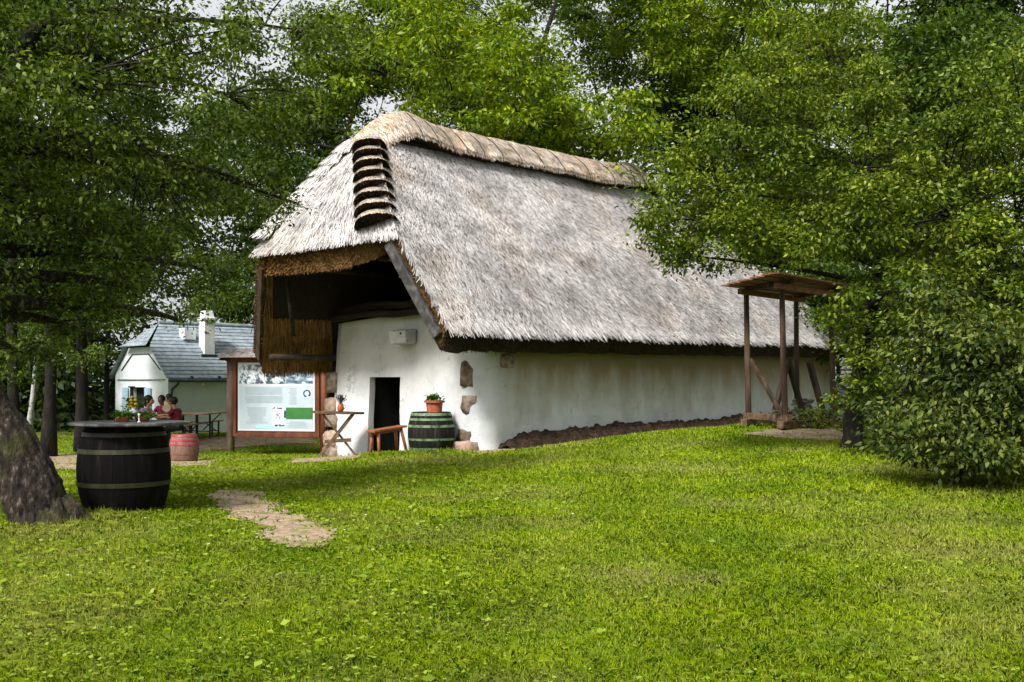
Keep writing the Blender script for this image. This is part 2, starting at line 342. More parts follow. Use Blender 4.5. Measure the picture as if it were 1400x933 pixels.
def plastermat(name, stain_shade, base=((.3, (.47, .485, .5)), (.5, (.57, .59, .61)), (.7, (.63, .65, .67)))):
    """lime wash: soft blotches, specks, a weather-stained band under the eave with painted shade, drips of its own shape"""
    m, nt, out = newmat(name)
    p = nt.nodes.new('ShaderNodeBsdfPrincipled'); p.inputs['Roughness'].default_value = .9; p.inputs['Specular IOR Level'].default_value = .2
    c = ramp(nt, list(base), noise_node(nt, 1.6, 7))
    sp = ramp(nt, [(.27, (1, 1, 1)), (.31, (0, 0, 0))], noise_node(nt, 14, 5, .7))
    c = mix(nt, sp, c, (.3, .28, .25))
    if stain_shade:
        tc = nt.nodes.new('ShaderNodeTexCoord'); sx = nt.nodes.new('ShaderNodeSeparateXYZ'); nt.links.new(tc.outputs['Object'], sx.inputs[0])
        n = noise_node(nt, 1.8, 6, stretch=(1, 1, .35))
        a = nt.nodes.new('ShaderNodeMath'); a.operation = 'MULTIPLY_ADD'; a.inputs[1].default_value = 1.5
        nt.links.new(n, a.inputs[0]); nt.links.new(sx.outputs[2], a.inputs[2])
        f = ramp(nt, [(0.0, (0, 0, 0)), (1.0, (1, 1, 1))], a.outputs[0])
        mr = nt.nodes.new('ShaderNodeMapRange'); mr.inputs[1].default_value = stain_shade[0]; mr.inputs[2].default_value = stain_shade[1]; mr.clamp = True
        mr.inputs[3].default_value = 0; mr.inputs[4].default_value = stain_shade[3]
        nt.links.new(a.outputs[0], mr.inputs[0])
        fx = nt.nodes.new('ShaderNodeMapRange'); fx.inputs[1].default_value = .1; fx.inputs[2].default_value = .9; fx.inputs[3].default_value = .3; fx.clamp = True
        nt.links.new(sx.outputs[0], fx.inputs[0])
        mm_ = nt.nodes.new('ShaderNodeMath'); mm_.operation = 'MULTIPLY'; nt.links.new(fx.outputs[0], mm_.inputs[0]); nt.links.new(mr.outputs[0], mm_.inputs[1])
        c = mix(nt, mm_.outputs[0], c, stain_shade[2])  # brown upper band: weathering plus the eave's shade, both put into the colour
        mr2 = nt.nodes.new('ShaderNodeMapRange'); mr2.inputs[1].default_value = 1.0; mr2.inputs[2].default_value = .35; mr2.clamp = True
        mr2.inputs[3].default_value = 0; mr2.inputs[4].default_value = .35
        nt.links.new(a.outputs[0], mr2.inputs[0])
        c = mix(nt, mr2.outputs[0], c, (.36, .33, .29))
    nt.links.new(c, p.inputs['Base Color'])
    tcv = nt.nodes.new('ShaderNodeTexCoord'); vo = nt.nodes.new('ShaderNodeTexVoronoi'); vo.feature = 'DISTANCE_TO_EDGE'; vo.inputs['Scale'].default_value = 1.1
    wv = nt.nodes.new('ShaderNodeTexNoise'); wv.inputs['Scale'].default_value = 3; wv.inputs['Detail'].default_value = 6; nt.links.new(tcv.outputs['Object'], wv.inputs['Vector'])
    vad = nt.nodes.new('ShaderNodeVectorMath'); vad.operation = 'MULTIPLY_ADD'; vad.inputs[1].default_value = (.6, .6, .6); nt.links.new(wv.outputs['Color'], vad.inputs[0]); nt.links.new(tcv.outputs['Object'], vad.inputs[2]); nt.links.new(vad.outputs[0], vo.inputs['Vector'])
    cr = ramp(nt, [(0, (.75, .75, .75)), (.016, (0, 0, 0))], vo.outputs['Distance'])
    ck = ramp(nt, [(.5, (0, 0, 0)), (.6, (1, 1, 1))], noise_node(nt, 1.3, 3))
    c = mix(nt, mix(nt, 1.0, cr, ck, 'MULTIPLY'), c, (.22, .2, .17)) if stain_shade else c
    if c: nt.links.new(c, p.inputs['Base Color'])
    b = nt.nodes.new('ShaderNodeBump'); b.inputs['Strength'].default_value = .6; b.inputs['Distance'].default_value = .03
    nt.links.new(noise_node(nt, 5, 8, .65), b.inputs['Height']); nt.links.new(b.outputs[0], p.inputs['Normal'])
    nt.links.new(p.outputs[0], out.inputs[0]); return m
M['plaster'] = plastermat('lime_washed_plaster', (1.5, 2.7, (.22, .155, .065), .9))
M['render'] = plastermat('white_render', None, ((.3, (.56, .6, .63)), (.5, (.63, .67, .7)), (.7, (.67, .71, .74))))

# ground: grass soil with paler and browner patches
def groundmat():
    m, nt, out = newmat('lawn_soil')
    p = nt.nodes.new('ShaderNodeBsdfPrincipled'); p.inputs['Roughness'].default_value = .95; p.inputs['Specular IOR Level'].default_value = .15
    c = ramp(nt, [(.3, (.07, .12, .006)), (.5, (.12, .19, .01)), (.7, (.18, .24, .02))], noise_node(nt, 1.1, 8))
    f = ramp(nt, [(.52, (0, 0, 0)), (.66, (1, 1, 1))], noise_node(nt, .7, 6))
    c = mix(nt, f, c, (.2, .16, .07))
    f2 = ramp(nt, [(.3, (.6, .6, .6)), (.7, (1.2, 1.2, 1.2))], noise_node(nt, 30, 4))
    c = mix(nt, 1.0, c, f2, 'MULTIPLY')
    nt.links.new(c, p.inputs['Base Color'])
    b = nt.nodes.new('ShaderNodeBump'); b.inputs['Strength'].default_value = .7; b.inputs['Distance'].default_value = .04
    nt.links.new(noise_node(nt, 22, 6), b.inputs['Height']); nt.links.new(b.outputs[0], p.inputs['Normal'])
    nt.links.new(p.outputs[0], out.inputs[0]); return m
M['ground'] = groundmat()
GREENS = [(.086, .163, .003), (.15, .248, .004), (.21, .318, .005), (.265, .37, .01), (.36, .42, .06)]
M['grass'] = leafmat('lawn_grass', GREENS, .25, .65, ((.36, .34, .1), .8), upn=.62)
M['clover'] = leafmat('clover_leaves', [(.09, .15, .008), (.15, .23, .012), (.2, .29, .02), (.25, .33, .05)], .2, .6)
M['leaf_left'] = leafmat('dark_leaves', [(.015, .032, .003), (.05, .088, .005), (.1, .155, .01), (.2, .26, .05)], .28, .4)
M['leaf_mid'] = leafmat('deep_green_leaves', [(.018, .04, .006), (.045, .09, .01), (.08, .135, .015), (.12, .17, .03)], .3, .45)
M['leaf_bright'] = leafmat('spring_green_leaves', [(.035, .075, .002), (.1, .18, .004), (.18, .265, .006), (.3, .36, .012)], .28, .45)
M['leaf_right'] = leafmat('olive_green_leaves', [(.022, .046, .003), (.07, .122, .006), (.135, .2, .01), (.25, .3, .04)], .26, .45)
M['leaf_shrub'] = leafmat('shrub_leaves', [(.014, .03, .005), (.045, .078, .009), (.095, .135, .016), (.2, .23, .06)], .25, .6)
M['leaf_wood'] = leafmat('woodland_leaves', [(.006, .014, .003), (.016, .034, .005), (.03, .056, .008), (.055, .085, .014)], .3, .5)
M['leaf_pot'] = leafmat('potted_leaves', [(.02, .055, .01), (.05, .12, .015), (.1, .19, .03)], .25, .4)

# ------------------------------------------------------------------ cottage frame
O = Vector((-.525, 21.0, 0)); ANG = math.atan2(.725, .689)
U = Vector((math.cos(ANG), math.sin(ANG), 0)); S = Vector((-math.sin(ANG), math.cos(ANG), 0))
def loc2w(t, s): return O + U * t + S * s
def w2loc(x, y):
    dx = np.asarray(x) - O.x; dy = np.asarray(y) - O.y
    return dx * U.x + dy * U.y, dx * S.x + dy * S.y

# ------------------------------------------------------------------ ground sheet and paths
def axis(a, b, fine, far, stepfar):
    return np.concatenate([np.arange(-far, a, stepfar), np.arange(a, b, fine), np.arange(b, far + .1, stepfar)])
gx = axis(-26, 24, .3, 206, 6.0); gy = np.concatenate([np.arange(-40, -2, 3.0), np.arange(-2, 52, .3), np.arange(52, 260, 6.0)])
XX, YY = np.meshgrid(gx, gy); ZZ = H(XX, YY)
nx, ny = len(gx), len(gy)
idx = np.arange(nx * ny).reshape(ny, nx)
fq = np.stack([idx[:-1, :-1], idx[:-1, 1:], idx[1:, 1:], idx[1:, :-1]], -1).reshape(-1, 4)
g = npmesh('ground', np.stack([XX, YY, ZZ], -1).reshape(-1, 3), fq, M['ground'], smooth=True)
props(g, kind='structure')

def inpoly(px, py, poly):
    px = np.asarray(px); py = np.asarray(py); ins = np.zeros(px.shape, bool)
    n = len(poly); j = n - 1
    for i in range(n):
        xi, yi = poly[i]; xj, yj = poly[j]
        c = ((yi > py) != (yj > py)) & (px < (xj - xi) * (py - yi) / (yj - yi + 1e-12) + xi)
        ins ^= c; j = i
    return ins
PATHPIX = [
 [(284, 680), (300, 671), (330, 669), (352, 673), (368, 684), (392, 699), (420, 708), (440, 722), (458, 738), (452, 748), (418, 752), (392, 748), (368, 734), (338, 716), (308, 704), (290, 694)],
 [(10, 636), (70, 620), (112, 622), (235, 624), (300, 629), (284, 637), (180, 640), (110, 644), (60, 642)],
 [(236, 603), (300, 598), (420, 598), (430, 606), (340, 610), (300, 616), (240, 618)],
 [(395, 629), (440, 623), (500, 622), (500, 627), (440, 632), (400, 634)],
 [(618, 618), (640, 611), (690, 609), (712, 612), (690, 618), (650, 621)],
 [(1010, 594), (1040, 588), (1100, 586), (1190, 588), (1200, 596), (1130, 602), (1050, 599)],
]
PATHS = [[pix_ground(*p) for p in poly] for poly in PATHPIX]
def jitter_xy(x, y):
    P = np.stack([x, y, np.zeros_like(x)], -1)
    return x + .14 * grid_noise(P, 2.6, 1.0) + .06 * grid_noise(P, 9, 2.0), y + .2 * grid_noise(P, 2.2, 3.0) + .07 * grid_noise(P, 8, 4.0)
def on_path(x, y):
    jx, jy = jitter_xy(np.asarray(x, float), np.asarray(y, float)); r = np.zeros(np.shape(x), bool)
    for poly in PATHS: r |= inpoly(jx, jy, poly)
    return r
for k, poly in enumerate(PATHS):
    a = np.array(poly); x0, y0 = a.min(0) - .5; x1, y1 = a.max(0) + .5
    st = .07 if k == 0 else .12
    xs = np.arange(x0, x1, st); ys = np.arange(y0, y1, st)
    X, Y = np.meshgrid(xs, ys); jx, jy = jitter_xy(X, Y); ins = inpoly(jx, jy, poly)
    ii = np.arange(X.size).reshape(X.shape)
    q = np.stack([ii[:-1, :-1], ii[:-1, 1:], ii[1:, 1:], ii[1:, :-1]], -1)
    keep = ins[:-1, :-1]
    q = q[keep]
    used = np.unique(q); remap = np.full(X.size, -1); remap[used] = np.arange(len(used))
    P = np.stack([X, Y, np.zeros_like(X)], -1)
    Z = H(X, Y) + .012 + .008 * grid_noise(P, 7, 5)
    V = np.stack([X, Y, Z], -1).reshape(-1, 3)[used]
    props(npmesh('path' if k < 4 else 'bare_earth', V, remap[q], M['dirt'], smooth=True), kind='structure')

# ------------------------------------------------------------------ leaf and straw scatter
def rnd_unit(n):
    v = rng.normal(size=(n, 3)); return v / np.linalg.norm(v, axis=1, keepdims=True)
def norm(v): return v / np.maximum(np.linalg.norm(v, axis=-1, keepdims=True), 1e-9)

def leaf_quads(p, d, n, L, W, fold=.18):
    """p base, d direction, n normal (all (N,3)), L and W (N,)"""
    s = norm(np.cross(d, n)); n2 = np.cross(s, d)
    L = L[:, None]; W = W[:, None]
    a = p; b = p + d * L * .42 + s * W * .5 + n2 * W * fold; c = p + d * L; e = p + d * L * .42 - s * W * .5 + n2 * W * fold
    v = np.stack([a, b, c, e], 1).reshape(-1, 3)
    f = np.arange(len(p) * 4, dtype=np.int32).reshape(-1, 4)
    return v, f

def cluster_leaves(cent, rad, per, L, W, droop=.35, flat=.45, tilt=.55):
    N = len(cent) * per
    c = np.repeat(cent, per, 0); r = np.repeat(rad, per)[:, None]
    off = rng.normal(size=(N, 3)) * np.array([.5, .5, .5 * flat]) * r
    p = c + off
    d = norm(off * np.array([1, 1, .4]) / r + rng.normal(size=(N, 3)) * .6 + np.array([0, 0, -droop]))
    n = norm(np.array([0, 0, 1.0]) + rng.normal(size=(N, 3)) * tilt)
    sz = rng.uniform(.6, 1.25, N)
    return leaf_quads(p, d, n, L * sz, W * sz)

def straw_strip(P0, down, nrm, L, W, lift, jit=.25):
    """thin flat stems lying down a thatched face"""
    n = len(P0)
    side = np.cross(down, nrm)
    d = norm(down + side * rng.normal(size=(n, 1)) * jit + nrm * lift[:, None])
    s = norm(np.cross(d, nrm)) * (W[:, None] * .5)
    a = P0 + nrm * .004
    b = a + d * L[:, None]
    v = np.stack([a - s, a + s, b + s * .6, b - s * .6], 1).reshape(-1, 3)
    return v, np.arange(n * 4, dtype=np.int32).reshape(-1, 4)

def join(parts):
    V = []; Fs = []; b = 0
    for v, f in parts:
        V.append(v); Fs.append(f + b); b += len(v)
    return np.concatenate(V), np.concatenate(Fs)

# ------------------------------------------------------------------ COTTAGE
cot = empty('thatched_cottage', O, ANG, 'long low whitewashed cottage under a thick grey thatched roof with half-hipped gable', 'cottage')
WLEN, WWID = 15.2, 5.25
# walls: one skin round the house, with a door hole in the gable
def wall_path():
    pts = []; rc = .28
    for s in np.arange(WWID - .25, rc, -.1): pts.append((0.0, s, -1.0, 0.0))
    for k in range(7):
        a = k / 6 * math.pi / 2
        pts.append((rc - rc * math.cos(a), rc - rc * math.sin(a), -math.cos(a), -math.sin(a)))
    for t in np.arange(rc + .12, WLEN, .14): pts.append((t, 0.0, 0.0, -1.0))
    for s in np.arange(.0, WWID, .35): pts.append((WLEN, s, 1.0, 0.0))
    for t in np.arange(WLEN, .25, -.35): pts.append((t, WWID, 0.0, 1.0))
    for k in range(5):
        a = k / 4 * math.pi / 2
        pts.append((.25 - .25 * math.sin(a), WWID - .25 + .25 * math.cos(a), -math.sin(a), math.cos(a)))
    return np.array(pts)
wp = wall_path(); zs = np.concatenate([np.arange(-.8, 1.6, .13), [1.67], np.arange(1.78, 3.05, .12)])
DOOR = (2.72, 3.8, 1.67)
nw, nz = len(wp), len(zs)
V = np.zeros((nz, nw, 3))
for j, z in enumerate(zs):
    bat = (1.6 - z) * .045
    V[j, :, 0] = wp[:, 0] + wp[:, 2] * bat; V[j, :, 1] = wp[:, 1] + wp[:, 3] * bat; V[j, :, 2] = z
nn = grid_noise(V, 1.3, .5) * .035 + grid_noise(V, 4.5, 2.2) * .012
# plaster lump at the near corner and along the foot
cornr = np.exp(-((V[..., 0] - .15) ** 2 + (V[..., 1] - .15) ** 2) / .35) * .06 * (1 + .8 * grid_noise(V, 3, 7))
V[..., 0] += wp[None, :, 2] * (nn + cornr); V[..., 1] += wp[None, :, 3] * (nn + cornr)
top = V[-1]; 
onfront = (np.abs(wp[:, 0]) < .02)
V[-1, onfront, 2] += (2.4 - np.abs(V[-1, onfront, 1] - 2.2)) * .06
ii = np.arange(nw * nz).reshape(nz, nw)
faces = []; 
for j in range(nz - 1):
    for i in range(nw):
        i2 = (i + 1) % nw
        if onfront[i] and onfront[i2] and DOOR[0] < (wp[i, 1] + wp[i2, 1]) / 2 < DOOR[1] and zs[j + 1] <= DOOR[2] + .001: continue
        faces.append((ii[j, i], ii[j, i2], ii[j + 1, i2], ii[j + 1, i]))
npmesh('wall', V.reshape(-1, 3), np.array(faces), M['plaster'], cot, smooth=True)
# deep door reveal
rv = MB()
cols_ = [i for i in range(nw) if onfront[i]]
lo = min(cols_, key=lambda i: abs(wp[i, 1] - DOOR[0] - .02)); 
edges = [i for i in range(nw - 1) if onfront[i] and onfront[i + 1] and DOOR[0] < (wp[i, 1] + wp[i + 1, 1]) / 2 < DOOR[1]]
iL, iR = edges[0], edges[-1] + 1
jt = int(np.argmin(abs(zs - DOOR[2])))
for i in (iL, iR):
    for j in range(jt):
        a, b = V[j, i], V[j + 1, i]
        rv.add([a, b, (b[0] + .16, b[1], b[2]), (a[0] + .16, a[1], a[2])], [(0, 1, 2, 3)])
for i in range(iL, iR):
    a, b = V[jt, i], V[jt, i + 1]
    rv.add([a, b, (b[0] + .16, b[1], b[2]), (a[0] + .16, a[1], a[2])], [(0, 1, 2, 3)])
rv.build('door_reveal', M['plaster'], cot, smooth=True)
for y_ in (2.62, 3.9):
    ir = MB(); ir.box((.9, y_, .6), (1.45, .06, 2.8)); ir.build('doorway_shade_side', M['black'], cot)  # near-black panels added behind the doorway, the interior's shade in their colour
ir = MB(); ir.box((.9, 3.26, 1.78), (1.45, 1.2, .06)); ir.build('doorway_shade_top', M['black'], cot)
ir = MB(); ir.box((1.65, 3.26, .6), (.06, 1.3, 2.8)); ir.build('doorway_shade_back', M['black'], cot)

# corner stones showing through the wash
def rock(c, size, rot=0.0, seed=0, k=2):
    bm = bmesh.new(); bmesh.ops.create_cube(bm, size=1.0)
    bmesh.ops.subdivide_edges(bm, edges=bm.edges[:], cuts=k, use_grid_fill=True)
    for v in bm.verts:
        q = v.co.copy(); l = q.length
        q = q.lerp(q.normalized() * .55, .3)
        q *= 1 + .34 * mnoise.noise(q * 2.3 + Vector((seed * 3.1, seed, 0)))
        q = Vector((q.x * size[0], q.y * size[1], q.z * size[2]))
        v.co = Matrix.Rotation(rot, 3, 'Y') @ q + Vector(c)
    vs = [v.co[:] for v in bm.verts]; bm.verts.index_update(); fs = [[v.index for v in f.verts] for f in bm.faces]
    bm.free(); return vs, fs
def stone(c, size, m, parent, rot=0.0, seed=0, name='corner_stone'):
    b = MB(); b.add(*rock(c, size, rot, seed)); return b.build(name, m, parent, smooth=True)
stone((.0, .5, 1.72), (.2, .4, .56), M['stone_brown'], cot, .1, 1)
stone((.0, .42, 1.1), (.2, .46, .4), M['stone'], cot, -.05, 9)
stone((-.0, .55, .42), (.26, .4, .26), M['stone_brown'], cot, .2, 3)
stone((-.2, .52, .16), (.34, .75, .36), M['stone_pink'], cot, 0, 4)
stone((.55, .03, 2.0), (.5, .16, .32), M['stone'], cot, 0, 5)
for k, (z, w, h) in enumerate([(1.55, .34, .5), (.98, .42, .38), (.62, .4, .3), (.2, .46, .4), (-.12, .5, .34)]):
    stone((.03, WWID - .1 + .05 * (k % 2), z), (.34, w, h), (M['stone'], M['stone_pink'])[k % 2], cot, .05, 10 + k)
# projecting box stone under the beam, with stain below
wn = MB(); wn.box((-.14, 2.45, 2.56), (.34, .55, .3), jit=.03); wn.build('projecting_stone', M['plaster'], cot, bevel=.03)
for q_ in ((-.315, 2.33, 2.62), (-.315, 2.55, 2.66)):
    nh = MB(); nh.box(q_, (.02, .055, .045)); nh.build('putlog_hole', M['black'], cot)
# faint inscription painted beside the door
ins = MB()
for k in range(26):
    s0 = 4.32 + .2 * random.random(); z0 = 1.35 + .62 * k / 26
    ins.bar((-.075, s0, z0), (-.075, s0 + random.uniform(.05, .2), z0 + random.uniform(-.015, .03)), .004, .01)
for q in (4.3, 4.56): ins.bar((-.075, q, 1.33), (-.07, q, 2.02), .004, .008)
M['faint'] = surf('faded_paint', [(.4, (.42, .44, .45)), (.6, (.66, .67, .68))], 9, 5, .9, 0)
ins.build('inscription', M['faint'], cot)

# roof faces, in cottage coordinates (t along, s across, z)
A1, B1, C1 = np.array((-1.65, -.6, 2.62)), np.array((-1.9, .63, 4.55)), np.array((-.42, 3.0, 7.15))
D1, E1 = np.array((9.2, 3.0, 7.32)), np.array((16.0, -.6, 2.72))
A2, B2 = np.array((-1.7, 5.98, 2.27)), np.array((-2.5, 4.6, 4.5))
E2 = np.array((16.0, 6.0, 2.5))
def edge_L(v, A, B, C):
    v = np.asarray(v)[..., None]; kb = (B[2] - A[2]) / (C[2] - A[2])
    return np.where(v < kb, A + (B - A) * (v / kb), B + (C - B) * ((v - kb) / (1 - kb)))
def slope(u, v, A, B, C, D, E, sag=1.0):
    L = edge_L(v, A, B, C); Rr = E + (D - E) * np.asarray(v)[..., None]
    P = L + (Rr - L) * np.asarray(u)[..., None]
    return P
def bump_roof(P, nrm, amp=.05):
    return P + nrm * ((grid_noise(P, .9, 1.7) * amp + grid_noise(P, 2.6, .4) * amp * .5)[..., None])
def slope_r(u, v): return slope(u, v, A1, B1, C1, D1, E1)
def slope_l(u, v): return slope(u, v, A2, B2, C1, D1, E2)
def hip_f(u, v):
    u = np.asarray(u); v = np.asarray(v)
    base = B1 + (B2 - B1) * u[..., None]
    base = base + np.array((-.22, 0, -.06)) * (np.sin(u * math.pi) ** 1.0)[..., None]
    P = base + (C1 - base) * v[..., None]
    return P + np.array((-.1, 0, .14)) * (np.sin(v * math.pi) * np.ones_like(u))[..., None]
def hip_b(u, v):
    u = np.asarray(u); v = np.asarray(v)
    base = E1 + (E2 - E1) * u[..., None]
    return base + (D1 - base) * v[..., None]
def pnormal(fn, u, v, flip):
    e = 1e-3
    du = fn(np.clip(u + e, 0, 1), v) - fn(np.clip(u - e, 0, 1), v); dv = fn(u, np.clip(v + e, 0, 1)) - fn(u, np.clip(v - e, 0, 1))
    n = norm(np.cross(du, dv)); return -n if flip else n, norm(-dv)
NR = np.array((0, -.79, .61)); NL = np.array((0, .85, .52))
TH = .44
nfR = norm(np.array([np.cross(B2 - B1, C1 - B1)]))[0]
if nfR[0] > 0: nfR = -nfR
NF = nfR
nb = norm(np.array([np.cross(E2 - E1, D1 - E1)]))[0]
NB = nb if nb[0] > 0 else -nb

def thatch_patch(fn, N, nu, nv, edgeflags, mat_cut, thick=TH):
    """outer skin, inner skin and the cut faces along the flagged borders (u0, u1, v0)"""
    uu, vv = np.meshgrid(np.linspace(0, 1, nu), np.linspace(0, 1, nv))
    P = fn(uu, vv)
    outer = P + N * ((grid_noise(P, .9, 1.7) * .06 + grid_noise(P, 2.6, .4) * .03)[..., None])
    # ragged lower edge
    dv = norm(fn(uu, vv) - fn(uu, np.clip(vv - .02, 0, 1)) + 1e-9)
    inner = P - N * thick
    return outer, inner
roof_v = []; roof_f = []; roof_m = []; rb = 0
PUSH = {}
def add_patch(fn, N, nu, nv, cut_u0=None, cut_u1=None, cut_v0=None, push=.0):
    global rb
    outer, inner = thatch_patch(fn, N, nu, nv, None, None)
    if cut_v0 is not None:                                   # the eave's ragged edge
        j = grid_noise(outer[0], 5, .3) * .05 + grid_noise(outer[0], 14, .9) * .025 + rng.normal(size=nu) * .012
        dn = norm(outer[0] - outer[2]); outer[0] += dn * j[:, None]; pv = push * np.clip(np.linspace(0, 1, nu) * 3.2, .2, 1)[:, None] if push > .4 else push; inner[0] += dn * (j[:, None] * 1.1 + pv); inner[1] += dn * pv * .5
    n = nu * nv; io = np.arange(n).reshape(nv, nu); im = io + n
    roof_v.append(np.concatenate([outer.reshape(-1, 3), inner.reshape(-1, 3)]))
    def q(i, flip=False):
        f = np.stack([i[:-1, :-1], i[:-1, 1:], i[1:, 1:], i[1:, :-1]], -1).reshape(-1, 4); return f[:, ::-1] if flip else f
    fs = [(q(io), 0), (q(im, True), 1)]
    def strip(a, b, m):
        return (np.stack([a[:-1], a[1:], b[1:], b[:-1]], -1), m)
    if cut_v0 is not None: fs.append(strip(io[0], im[0], cut_v0))
    if cut_u0 is not None:
        kb = int(round((B1[2] - A1[2]) / (C1[2] - A1[2]) * (nv - 1))) + 1
        fs.append(strip(io[:kb, 0], im[:kb, 0], cut_u0))
    for f, m in fs: roof_f.append(f + rb); roof_m.append(np.full(len(f), m))
    rb += 2 * n
add_patch(slope_r, NR, 90, 45, cut_u0=2, cut_v0=3, push=.24)
add_patch(slope_l, NL, 70, 40, cut_u0=3, cut_v0=2, push=.2)
add_patch(hip_f, NF, 50, 22, cut_v0=2, push=.42)
add_patch(hip_b, NB, 40, 30, cut_v0=3)
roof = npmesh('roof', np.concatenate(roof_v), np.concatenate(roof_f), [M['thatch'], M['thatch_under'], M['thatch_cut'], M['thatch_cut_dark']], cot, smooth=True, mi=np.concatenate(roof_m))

def scatter(fn, N, n, Lr, Wr, lift=(.0, .09), jit=.22, vr=(0, 1), ur=(0, 1), area_pow=1.0):
    u = rng.uniform(*ur, n); v = vr[0] + (vr[1] - vr[0]) * rng.uniform(0, 1, n) ** area_pow
    P = fn(u, v); e = .01
    dn = norm(fn(u, np.clip(v - e, 0, 1)) - fn(u, np.clip(v + e, 0, 1)))
    P = P + N * ((grid_noise(P, .9, 1.7) * .06 + grid_noise(P, 2.6, .4) * .03)[:, None]) + N * rng.uniform(.0, .025, n)[:, None]
    Nn = np.broadcast_to(N, P.shape)
    return straw_strip(P, dn, Nn, rng.uniform(*Lr, n), rng.uniform(*Wr, n), rng.uniform(*lift, n), jit)
v, f = join([scatter(slope_r, NR, 190000, (.05, .17), (.008, .016), lift=(0, .1), jit=.36),
             scatter(slope_r, NR, 5000, (.15, .32), (.012, .02), vr=(0, .03), jit=.3),
             scatter(slope_r, NR, 900, (.15, .3), (.012, .02), ur=(0, .006), jit=.5, vr=(.02, .4)),
             scatter(hip_f, NF, 26000, (.12, .32), (.008, .016), jit=.12, area_pow=1.5),
             scatter(hip_f, NF, 1800, (.08, .16), (.011, .02), vr=(0, .03), jit=.2),
             scatter(slope_l, NL, 9000, (.15, .4), (.014, .03), jit=.2),
             scatter(hip_b, NB, 12000, (.15, .4), (.014, .03), jit=.2, area_pow=1.5)])
npmesh('thatch_straw', v, f, M['straw'], roof)
# bristles of the cut ends
def cut_bristles(fn, N, n, edge, push=0.0, L=(.03, .09)):
    k = rng.uniform(0, 1, n)
    if edge == 'v0': P = fn(k, np.zeros(n)); out_ = norm(fn(k, np.zeros(n)) - fn(k, np.full(n, .05)))
    else:
        kb = (B1[2] - A1[2]) / (C1[2] - A1[2]); P = fn(np.zeros(n), k * kb); out_ = norm(fn(np.zeros(n), k * kb) - fn(np.full(n, .02), k * kb))
    dep = rng.uniform(.0, TH, n)
    P = P - N * dep[:, None] - out_ * .03 + (out_ * (dep / TH * push * (np.clip(k * 3.2, .2, 1) if push > .4 else 1))[:, None] if edge == 'v0' else 0)
    side = norm(np.cross(out_, np.broadcast_to(N, P.shape)))
    d = norm(out_ + rng.normal(size=(n, 3)) * .3); s = norm(np.cross(d, rnd_unit(n))) * rng.uniform(.004, .01, n)[:, None]
    b = P + d * rng.uniform(*L, n)[:, None]
    return np.stack([P - s, P + s, b + s * .6, b - s * .6], 1).reshape(-1, 3), np.arange(n * 4, dtype=np.int32).reshape(-1, 4)
v, f = join([cut_bristles(hip_f, NF, 15000, 'v0', .42), cut_bristles(slope_r, NR, 2500, 'u0'), cut_bristles(slope_l, NL, 1200, 'u0')])
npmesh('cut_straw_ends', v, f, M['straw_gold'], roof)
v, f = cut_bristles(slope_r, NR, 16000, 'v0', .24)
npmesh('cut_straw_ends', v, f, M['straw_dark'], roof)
# straw showing on the underside of the left slope in front of the gable
n = 7000
u = rng.uniform(0, .11, n); vv_ = rng.uniform(0, 1, n) ** 1.4 * .2; e_ = rng.uniform(0, 1, n) < .03; u = np.where(e_, rng.uniform(0, .012, n), u); vv_ = np.where(e_, rng.uniform(0, .4, n), vv_)
P = slope_l(u, vv_) - NL * (TH + .012); dn = norm(slope_l(u, np.clip(vv_ - .01, 0, 1)) - slope_l(u, vv_ + .01))
v, f = straw_strip(P, dn, np.broadcast_to(-NL, P.shape), rng.uniform(.2, .5, n), rng.uniform(.008, .016, n), rng.uniform(0, .04, n), .06)
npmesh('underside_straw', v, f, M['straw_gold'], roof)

# ridge roll
def ridge_point(t):
    k = (t - C1[0]) / (D1[0] - C1[0]); return np.array((t, 3.0, C1[2] + (D1[2] - C1[2]) * k))
ts = np.concatenate([np.linspace(-1.1, -.2, 8), np.linspace(-.1, 9.1, 80), np.linspace(9.2, 9.9, 6)])
prof = [(-.56, .0), (-.74, .3), (-.62, .35), (-.46, .35), (-.28, .37), (0, .4), (.28, .37), (.46, .35), (.62, .35), (.74, .3), (.56, .0)]
RV = []
for t in ts:
    base = ridge_point(min(max(t, -.1), 9.15)); base[0] = t
    drop = 0.0
    sc0 = 3.0
    if t < -.1: kk = (-.1 - t) / 1.0; base = C1 + (B2 - C1) * .4 * kk; sc0 = base[1]; drop = .1 * kk
    if t > 9.15: drop = ((t - 9.15) / .75) ** 1.4 * .7
    hump = .2 * math.exp(-((t - .35) / .6) ** 2) + .14 * math.exp(-((t - 8.8) / .7) ** 2)
    shr = 1.0 - (.4 * max(0, -.1 - t) if t < 0 else .4 * max(0, (t - 9.15) / .75))
    scal = .07 * abs(math.sin(t * math.pi / .42)) + .05 * mnoise.noise(Vector((t * 4, 3, 1)))
    for (d, off) in prof:
        dd = abs(d) * shr + (scal if abs(d) > .8 else 0)
        ang = R(53 if d < 0 else 59)
        sgn = -1 if d < 0 else 1
        soft = dd - .12 * (1 - math.exp(-dd / .12))
        s_ = sc0 + sgn * (soft * math.cos(ang) + off * math.sin(ang) * min(1, abs(d) / .35))
        z_ = base[2] - soft * math.sin(ang) + off * (math.cos(ang) + (1 - math.cos(ang)) * max(0, 1 - abs(d) / .35)) + hump - drop
        nz_ = .035 * mnoise.noise(Vector((t * 2.2, d * 2, 1)))
        RV.append((base[0] if t < -.1 else t, s_ + sgn * nz_, z_ + nz_))
RV = np.array(RV); npf = len(prof); nt_ = len(ts)
RV = RV.reshape(nt_, npf, 3)
for _ in range(10):
    RV[1:18] = (RV[:17] + 2 * RV[1:18] + RV[2:19]) / 4
RV = RV.reshape(-1, 3)
